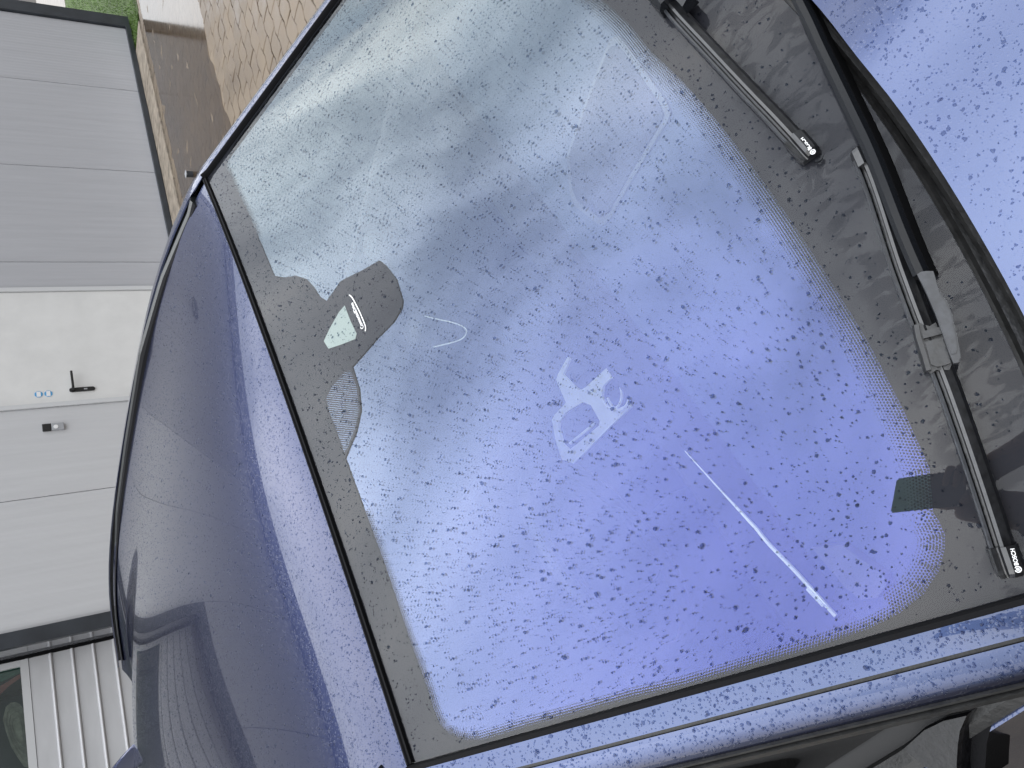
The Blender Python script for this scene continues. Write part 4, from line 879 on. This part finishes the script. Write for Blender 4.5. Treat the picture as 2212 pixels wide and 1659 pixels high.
def bosch(root, pa, pb, h_off):
    """logo at pa, word running towards pb"""
    pa3, na = onp(pa, h_off); pb3, _ = onp(pb, h_off); d = pb3 - pa3; ln = np.linalg.norm(d); d /= ln; yv = np.cross(na, d)
    straight_text('BOSCH', 'lettering', pa3 + d * ln * 0.64 + LIFT, d, na, ln * 0.27, M_white, root, bold=0.00008)
    r = 0.0028; V, F = [], []; c = pa3 + LIFT
    for a in np.linspace(0, 2 * math.pi, 24, endpoint=False):
        for rr_ in (r, r * .72): V.append(c + d * rr_ * math.cos(a) + yv * rr_ * math.sin(a) + na * 0.0003)
    F = [[2 * i, 2 * ((i + 1) % 24), 2 * ((i + 1) % 24) + 1, 2 * i + 1] for i in range(24)]
    k = len(V)
    for (x0, x1, y0, y1) in ((-.10, .10, -.5, .5), (-.42, -.22, -.45, .45), (.22, .42, -.45, .45)):
        kk = len(V)
        for x_, y_ in ((x0, y0), (x1, y0), (x1, y1), (x0, y1)): V.append(c + d * r * y_ + yv * r * x_ + na * 0.0003)
        F.append([kk, kk + 1, kk + 2, kk + 3])
    mesh_obj('emblem', V, F, M_white, root)
w1 = bpy.data.objects.new('wiper', None); C.objects.link(w1); w1.parent = CAR
p1 = [(0.0058,0.9044),(0.0779,0.8965),(0.1361,0.8922),(0.2905,0.8957),(0.4184,0.9087)]
wiper_blade(w1, p1, None)
ca, cb = [(0.4184,0.9087),(0.4552,0.9124)]
end_cap(w1, ca, cb)
la, lb = [(0.4569,0.916),(0.4331,0.9144)]
bosch(w1, la, lb, 0.0215)
hk, hn = on(glass, [(0.4621,0.9131),(0.4645,0.9172),(0.4642,0.9213),(0.4607,0.9232)], 8, 0.007); sweep('hook', hk, hn, [(-.001, 0), (.001, 0), (.001, .003), (-.001, .003)], M_gloss, w1)
# its connector and arm leaving over the cowl
cn = [(0.0371,0.8978),(0.0628,0.895),(0.0992,0.8941)]
P_, N_ = on(glass, cn, 10, 0.006); sweep('connector', P_, N_, [(-.014, 0), (-.014, .014), (-.008, .022), (.010, .022), (.016, .012), (.016, 0)], M_gloss, w1)
ap = [(0.0298,0.9094),(0.0865,0.8972),(0.137,0.8963)]
P_, N_ = on(glass, ap, 10, 0.016); sweep('arm', P_, N_, [(.004, 0), (.004, .014), (.012, .018), (.020, .014), (.022, 0)], M_gloss, w1)

w2 = bpy.data.objects.new('wiper', None); C.objects.link(w2); w2.parent = CAR
p2 = [(0.4995,0.9605),(0.5319,0.9563),(0.6236,0.9378),(0.6673,0.9319),(0.7116,0.9269),(0.7639,0.925),(0.838,0.9186),(0.9073,0.913),(0.9491,0.91)]
wiper_blade(w2, p2, None, 70)
ca, cb = [(0.9491,0.91),(0.9797,0.9089)]; end_cap(w2, ca, cb)
ca, cb = [(0.5103,0.9577),(0.4838,0.9611)]; end_cap(w2, ca, cb, 0.8)
la, lb = [(0.9723,0.9151),(0.9539,0.9173)]
bosch(w2, la, lb, 0.0215)
# arm: tall narrow channel seen from its hood side
ar2 = [(0.2317,1.0161),(0.2739,1.0049),(0.3138,0.9979),(0.354,0.9895),(0.4047,0.9815),(0.4564,0.9742),(0.5028,0.9687),(0.5515,0.961),(0.6006,0.9531),(0.6394,0.9487),(0.6643,0.947)]
P_, N_ = on(glass, ar2, 50, 0.036)
sweep('arm', P_, N_, [(-.0065, 0), (-.0060, -.004), (.0070, -.004), (.0075, -.001), (.003, .003), (-.003, .0035)], M_gloss, w2)
sweep('arm_side', P_, N_, [(-.0058, -.0042), (-.0050, -.014), (.0140, -.030), (.0155, -.026), (.0085, -.0042)], M_black, w2)
cv = [(0.6641,0.9435),(0.6639,0.948),(0.6658,0.953),(0.6698,0.9596),(0.6924,0.9557),(0.7045,0.9576),(0.7181,0.9566),(0.7333,0.9527),(0.7499,0.9488),(0.7621,0.945),(0.7668,0.9406),(0.7654,0.9356),(0.7501,0.9366),(0.7356,0.9385),(0.712,0.9411),(0.6867,0.9429)]
patch('arm_cover', cv, glass, M_cover, off=0.030, thick=0.011, parent=w2, step=0.02, dens=0.01, smooth=False)
cvm = [(a * .5 + np.mean(cv, 0)[0] * .5, b * .5 + np.mean(cv, 0)[1] * .5) for a, b in cv]
patch('arm_cover_crown', [(np.mean(cv, 0)[0] + (a - np.mean(cv, 0)[0]) * .82, np.mean(cv, 0)[1] + (b - np.mean(cv, 0)[1]) * .82) for a, b in cv], glass, M_cover, off=0.0411, thick=0.0015, parent=w2, step=0.02, dens=0.01)
kb = [(0.709,0.9185),(0.7071,0.9233),(0.7153,0.932),(0.7147,0.9394),(0.7244,0.9396),(0.7401,0.9401),(0.7626,0.9352),(0.7668,0.9305),(0.7606,0.9178),(0.762,0.9117),(0.757,0.9081),(0.7355,0.9095)]
patch('connector', kb, glass, M_wiper, off=0.007, thick=0.012, parent=w2, step=0.02, dens=0.01, smooth=False)
cb1 = [(0.718,0.9213),(0.7228,0.9415),(0.7305,0.9414),(0.7256,0.9198)]
patch('connector_bar', cb1, glass, M_wiper, off=0.0192, thick=0.007, parent=w2, step=0.02, smooth=False)
cb2 = [(0.7294,0.9198),(0.734,0.9393),(0.7616,0.9349),(0.7609,0.9281),(0.7588,0.9201),(0.7538,0.9153)]
patch('connector_lever', cb2, glass, M_wiper, off=0.0192, thick=0.005, parent=w2, step=0.02, smooth=False)
P_, N_ = on(glass, [(0.7082,0.9199),(0.7203,0.9159),(0.7379,0.9138),(0.7583,0.9104)], 12, 0.008); sweep('connector_side', P_, N_, [(-.004, 0), (-.004, .012), (-.002, .017), (.002, .017), (.003, 0)], M_wiper, w2)

# ================================================================== RAIN
def drops(name, fn, a, b, r, m, parent, hk=0.42, off=0.0, nseg=9, irr=0.12, stretch=1.0, sdir=None):
    n_ = len(a); P = fn(a, b); Nn = nrm(fn, a, b); P = P + Nn * off
    e1 = np.cross(Nn, np.array([0.0, 1.0, 0.0]) + 0 * Nn); e1 /= np.linalg.norm(e1, axis=1, keepdims=True); e2 = np.cross(Nn, e1)
    ang = np.arange(nseg) * 2 * np.pi / nseg; ph = rng.uniform(0, 6.28, (n_, 3)); A1 = rng.normal(0, irr, (n_, 3))
    rad = 1 + sum(A1[:, k:k + 1] * np.cos((k + 2) * ang[None] + ph[:, k:k + 1]) for k in range(3)); rad = np.clip(rad, .5, 1.6) * r[:, None]
    stx = np.abs(1 + rng.normal(0, .12, n_))[:, None]; sty = stretch * np.abs(1 + rng.normal(0, .15, n_))[:, None]
    levels = ((1.0, 0.0), (0.93, 0.48), (0.62, 0.86)); V = []
    for f_, h_ in levels:
        V.append(P[:, None] + e1[:, None] * (rad * f_ * np.cos(ang) * stx)[..., None] + e2[:, None] * (rad * f_ * np.sin(ang) * sty)[..., None] + Nn[:, None] * (r * hk * h_)[:, None, None])
    V = np.concatenate(V + [(P + Nn * (r * hk)[:, None])[:, None]], 1); k = nseg * 3 + 1
    q = []
    for l in range(2):
        for j in range(nseg):
            a0, a1 = l * nseg + j, l * nseg + (j + 1) % nseg; q += [(a0, a1, a1 + nseg), (a0, a1 + nseg, a0 + nseg)]
    for j in range(nseg): q.append((2 * nseg + j, 2 * nseg + (j + 1) % nseg, 3 * nseg))
    F = (np.arange(n_)[:, None, None] * k + np.array(q)[None]).reshape(-1, 3)
    return fast_obj(name, V.reshape(-1, 3) + LIFT, F, 3, m, parent, kind='stuff')
nd_ = 24000
s_ = rng.uniform(-0.985, 0.99, nd_); t_ = rng.uniform(0.012, 0.985, nd_); r = np.clip(np.exp(rng.normal(math.log(0.00066), 0.48, nd_)), 0.00030, 0.0020)
dsn = 0.5 + 0.5 * np.sin(s_ * 9 + 2 * t_) * np.cos(t_ * 11 - s_ * 5); keep = rng.uniform(0, 1, nd_) < (0.72 + 0.28 * dsn)
keep &= ~((t_ > 0.88) & (rng.uniform(0, 1, nd_) < 0.55))
drops('raindrops', glass, s_[keep], t_[keep], r[keep], M_drop, ws, off=0.0033)
# larger, rarer beads
nb_ = 1600; s_ = rng.uniform(-0.98, 0.99, nb_); t_ = rng.uniform(0.012, 0.985, nb_); r = np.clip(np.exp(rng.normal(math.log(0.00122), 0.36, nb_)), 0.0008, 0.0028)
drops('large_raindrops', glass, s_, t_, r, M_drop, ws, off=0.0033, irr=0.08)
# paint: roof front strip and crown, hood, pillars
nr_ = 24000; a = rng.uniform(-0.56, 0.60, nr_); b = -0.01 - rng.uniform(0, 1, nr_) ** 1.6 * 1.5 - 0.052 * (a / .605) ** 2; r = np.clip(np.exp(rng.normal(math.log(0.00072), 0.42, nr_)), 0.0004, 0.0028)
drops('raindrops', roof, a, b, r, M_dropp, rfo, hk=0.36, irr=0.14, stretch=1.1, off=0.0001)
nh_ = 13000; a = rng.uniform(-0.1, 0.72, nh_); b = edgeV(a) + 0.004 + rng.uniform(0, 0.55, nh_); r = np.clip(np.exp(rng.normal(math.log(0.00078), 0.48, nh_)), 0.0005, 0.0036)
drops('raindrops', hood, a, b, r, M_dropp, hb, hk=0.34, irr=0.18, off=0.0001)
for sg in (1, -1):
    np_ = 2400; a = rng.uniform(0.009, 0.032, np_); b = rng.uniform(-0.1, 1.0, np_); r = np.clip(np.exp(rng.normal(math.log(0.00082), 0.42, np_)), 0.0005, 0.0028)
    a2 = rng.uniform(0.040, 0.072, np_); aa = np.where(rng.uniform(0, 1, np_) < .45, a, a2)
    drops('raindrops', (lambda w, t, sg=sg: pillar(w, t, sg)), aa, b, r, M_dropp, CAR, hk=0.34, irr=0.16)

# ================================================================== PHOTOGRAPHER (seen mirrored in the screen)
fw = Vector(R[:, 2]); rt = Vector(R[:, 0]); dn = Vector(R[:, 1])
ph = thing('phone', 'dark teal phone held up over the wing of the car', 'phone', (0, 0, 0))
cpos = Vector((0, 0, CAM_H))
def pv(r_, d_, f_): return tuple(cpos + rt * r_ + dn * d_ + fw * f_)
# image-right is the phone's foot, image-down its long side
V = [pv(r_, d_, f_) for r_ in (-0.052, 0.094) for d_ in (-0.006, 0.066) for f_ in (-0.011, -0.003)]
bm = bmesh.new(); vs = [bm.verts.new(v) for v in V]
for f in [(0, 1, 3, 2), (4, 6, 7, 5), (0, 4, 5, 1), (2, 3, 7, 6), (0, 2, 6, 4), (1, 5, 7, 3)]: bm.faces.new([vs[i] for i in f])
bmesh.ops.recalc_face_normals(bm, faces=bm.faces); bmesh.ops.bevel(bm, geom=bm.edges[:], offset=0.0035, segments=3, affect='EDGES')
me = bpy.data.meshes.new('phone_body'); bm.to_mesh(me); bm.free(); me.materials.append(M_phone); o = bpy.data.objects.new('phone_body', me); C.objects.link(o); o.parent = ph
for (r_, d_) in ((0.024, 0.008), (0.006, 0.024)):
    n = 16; V = [pv(r_ + 0.006 * math.cos(a), d_ + 0.006 * math.sin(a), f_) for f_ in (-0.003, -0.0015) for a in np.linspace(0, 2 * math.pi, n, endpoint=False)]
    F = [[i, (i + 1) % n, n + (i + 1) % n, n + i] for i in range(n)] + [list(range(n))[::-1], [n + i for i in range(n)]]; fixn(mesh_obj('lens', V, F, M_lens, ph))

person = thing('person', 'person in a dark brown jacket holding a phone over the car wing', 'person', (-0.36, -0.52, 0))
def skin_mesh(name, pts, edges, rads, m, root=0, parent=None, lv=2):
    me = bpy.data.meshes.new(name); me.from_pydata([tuple(p) for p in pts], edges, []); ob = bpy.data.objects.new(name, me); C.objects.link(ob)
    md = ob.modifiers.new('skin', 'SKIN'); md.use_smooth_shade = True
    for v, r_ in zip(me.skin_vertices[0].data, rads): v.radius = (r_, r_) if not isinstance(r_, tuple) else r_; v.use_root = False
    me.skin_vertices[0].data[root].use_root = True
    ss = ob.modifiers.new('sub', 'SUBSURF'); ss.levels = lv; ss.render_levels = lv
    dg = bpy.context.evaluated_depsgraph_get(); m2 = bpy.data.meshes.new_from_object(ob.evaluated_get(dg)); C.objects.unlink(ob); bpy.data.objects.remove(ob)
    m2.materials.clear(); m2.materials.append(m); m2.name = name; o = bpy.data.objects.new(name, m2); C.objects.link(o)
    if parent is not None:
        m2.transform(Matrix.Translation(-Vector(parent.location))); o.parent = parent
    return o
hold = Vector(pv(0.088, 0.022, -0.012))          # hand grips the foot of the phone
bx_, by_ = -0.36, -0.52                           # stands behind the camera, facing the car
f2 = Vector((0.50, 0.866, 0)); s2_ = Vector((0.866, -0.50, 0))   # facing, to the right
def bp(r_, f_, z): return Vector((bx_, by_, 0)) + s2_ * r_ + f2 * f_ + Vector((0, 0, z))
sh_r = bp(0.20, 0, 1.42); sh_l = bp(-0.20, 0, 1.42); elb = Vector(pv(0.34, -0.15, -0.12)); lh = Vector(pv(0.075, 0.058, -0.014)); lelb = Vector(pv(0.36, 0.13, -0.16)); lwr = lh + (lelb - lh).normalized() * 0.07; wr = hold + (elb - hold).normalized() * 0.075
pts = [bp(0, 0, .96), bp(0, 0, 1.18), bp(0, 0, 1.38), bp(0, 0.01, 1.50), bp(0, .02, 1.56), sh_r, elb, wr, hold, sh_l, lelb, lwr, lh,
       bp(.10, 0, .90), bp(.11, .02, .50), bp(.11, -.01, .09), bp(.11, .14, .035), bp(-.10, 0, .90), bp(-.11, .02, .50), bp(-.11, -.01, .09), bp(-.11, .14, .035), bp(0, .02, 1.64), bp(0, .03, 1.71)]
ed = [(0, 1), (1, 2), (2, 3), (3, 4), (2, 5), (5, 6), (6, 7), (7, 8), (2, 9), (9, 10), (10, 11), (11, 12), (0, 13), (13, 14), (14, 15), (15, 16), (0, 17), (17, 18), (18, 19), (19, 20), (4, 21), (21, 22)]
rd = [(.17, .12), (.16, .12), (.17, .12), .065, .058, .075, .050, .030, .033, .075, .052, .036, .034, .095, .062, .045, .04, .095, .062, .045, .04, .082, .078]
skin_mesh('body', pts, ed, rd, M_skin, 0, person)
jp = [bp(0, 0, .88), bp(0, 0, 1.18), bp(0, 0, 1.38), bp(0, 0.01, 1.49), sh_r, elb, wr + (elb - wr) * .12, sh_l, lelb, lwr + (lelb - lwr) * .12]
skin_mesh('jacket', jp, [(0, 1), (1, 2), (2, 3), (2, 4), (4, 5), (5, 6), (2, 7), (7, 8), (8, 9)], [(.21, .16), (.20, .155), (.20, .15), .085, .098, .070, .048, .098, .072, .052], M_coat, 1, person)
tp = [bp(0, 0, .95), bp(.10, 0, .86), bp(.11, .02, .50), bp(.11, -.01, .10), bp(-.10, 0, .86), bp(-.11, .02, .50), bp(-.11, -.01, .10)]
skin_mesh('trousers', tp, [(0, 1), (1, 2), (2, 3), (0, 4), (4, 5), (5, 6)], [(.18, .13), .112, .080, .065, .112, .080, .065], M_trouser, 0, person)
skin_mesh('hair', [bp(0, -.015, 1.66), bp(0, -.01, 1.73), bp(0, .02, 1.765)], [(0, 1), (1, 2)], [.090, .088, .055], M_hair, 0, person)
skin_mesh('nose', [bp(0, .10, 1.655), bp(0, .122, 1.64)], [(0, 1)], [.012, .014], M_skin, 0, person, 1)
for sx in (-.03, .03):
    skin_mesh('eye', [bp(sx, .088, 1.672), bp(sx, .095, 1.672)], [(0, 1)], [.010, .009], M_lens, 0, person, 1)
for sx in (-.083, .083):
    skin_mesh('ear', [bp(sx, .01, 1.66), bp(sx, .012, 1.625)], [(0, 1)], [(.012, .018), (.009, .012)], M_skin, 0, person, 1)
for k, (dr, ln_) in enumerate(((-.012, .046), (.008, .052), (.028, .050), (.046, .042))):
    a = hold + rt * (dr - .02) + dn * (-0.030) + fw * (-.008); b = a + dn * 0.0 + fw * .014 + dn * (-.008); c = b + dn * ln_ * .9 + fw * .006
    skin_mesh('finger', [a + dn * .01, a, b, c], [(0, 1), (1, 2), (2, 3)], [.010, .0095, .0088, .0072], M_skin, 0, person, 1)
a = hold + dn * 0.030; skin_mesh('thumb', [a + fw * -.01, a + rt * -.02 + dn * .012 + fw * -.004, a + rt * -.05 + dn * .006 + fw * -.006], [(0, 1), (1, 2)], [.013, .011, .009], M_skin, 0, person, 1)
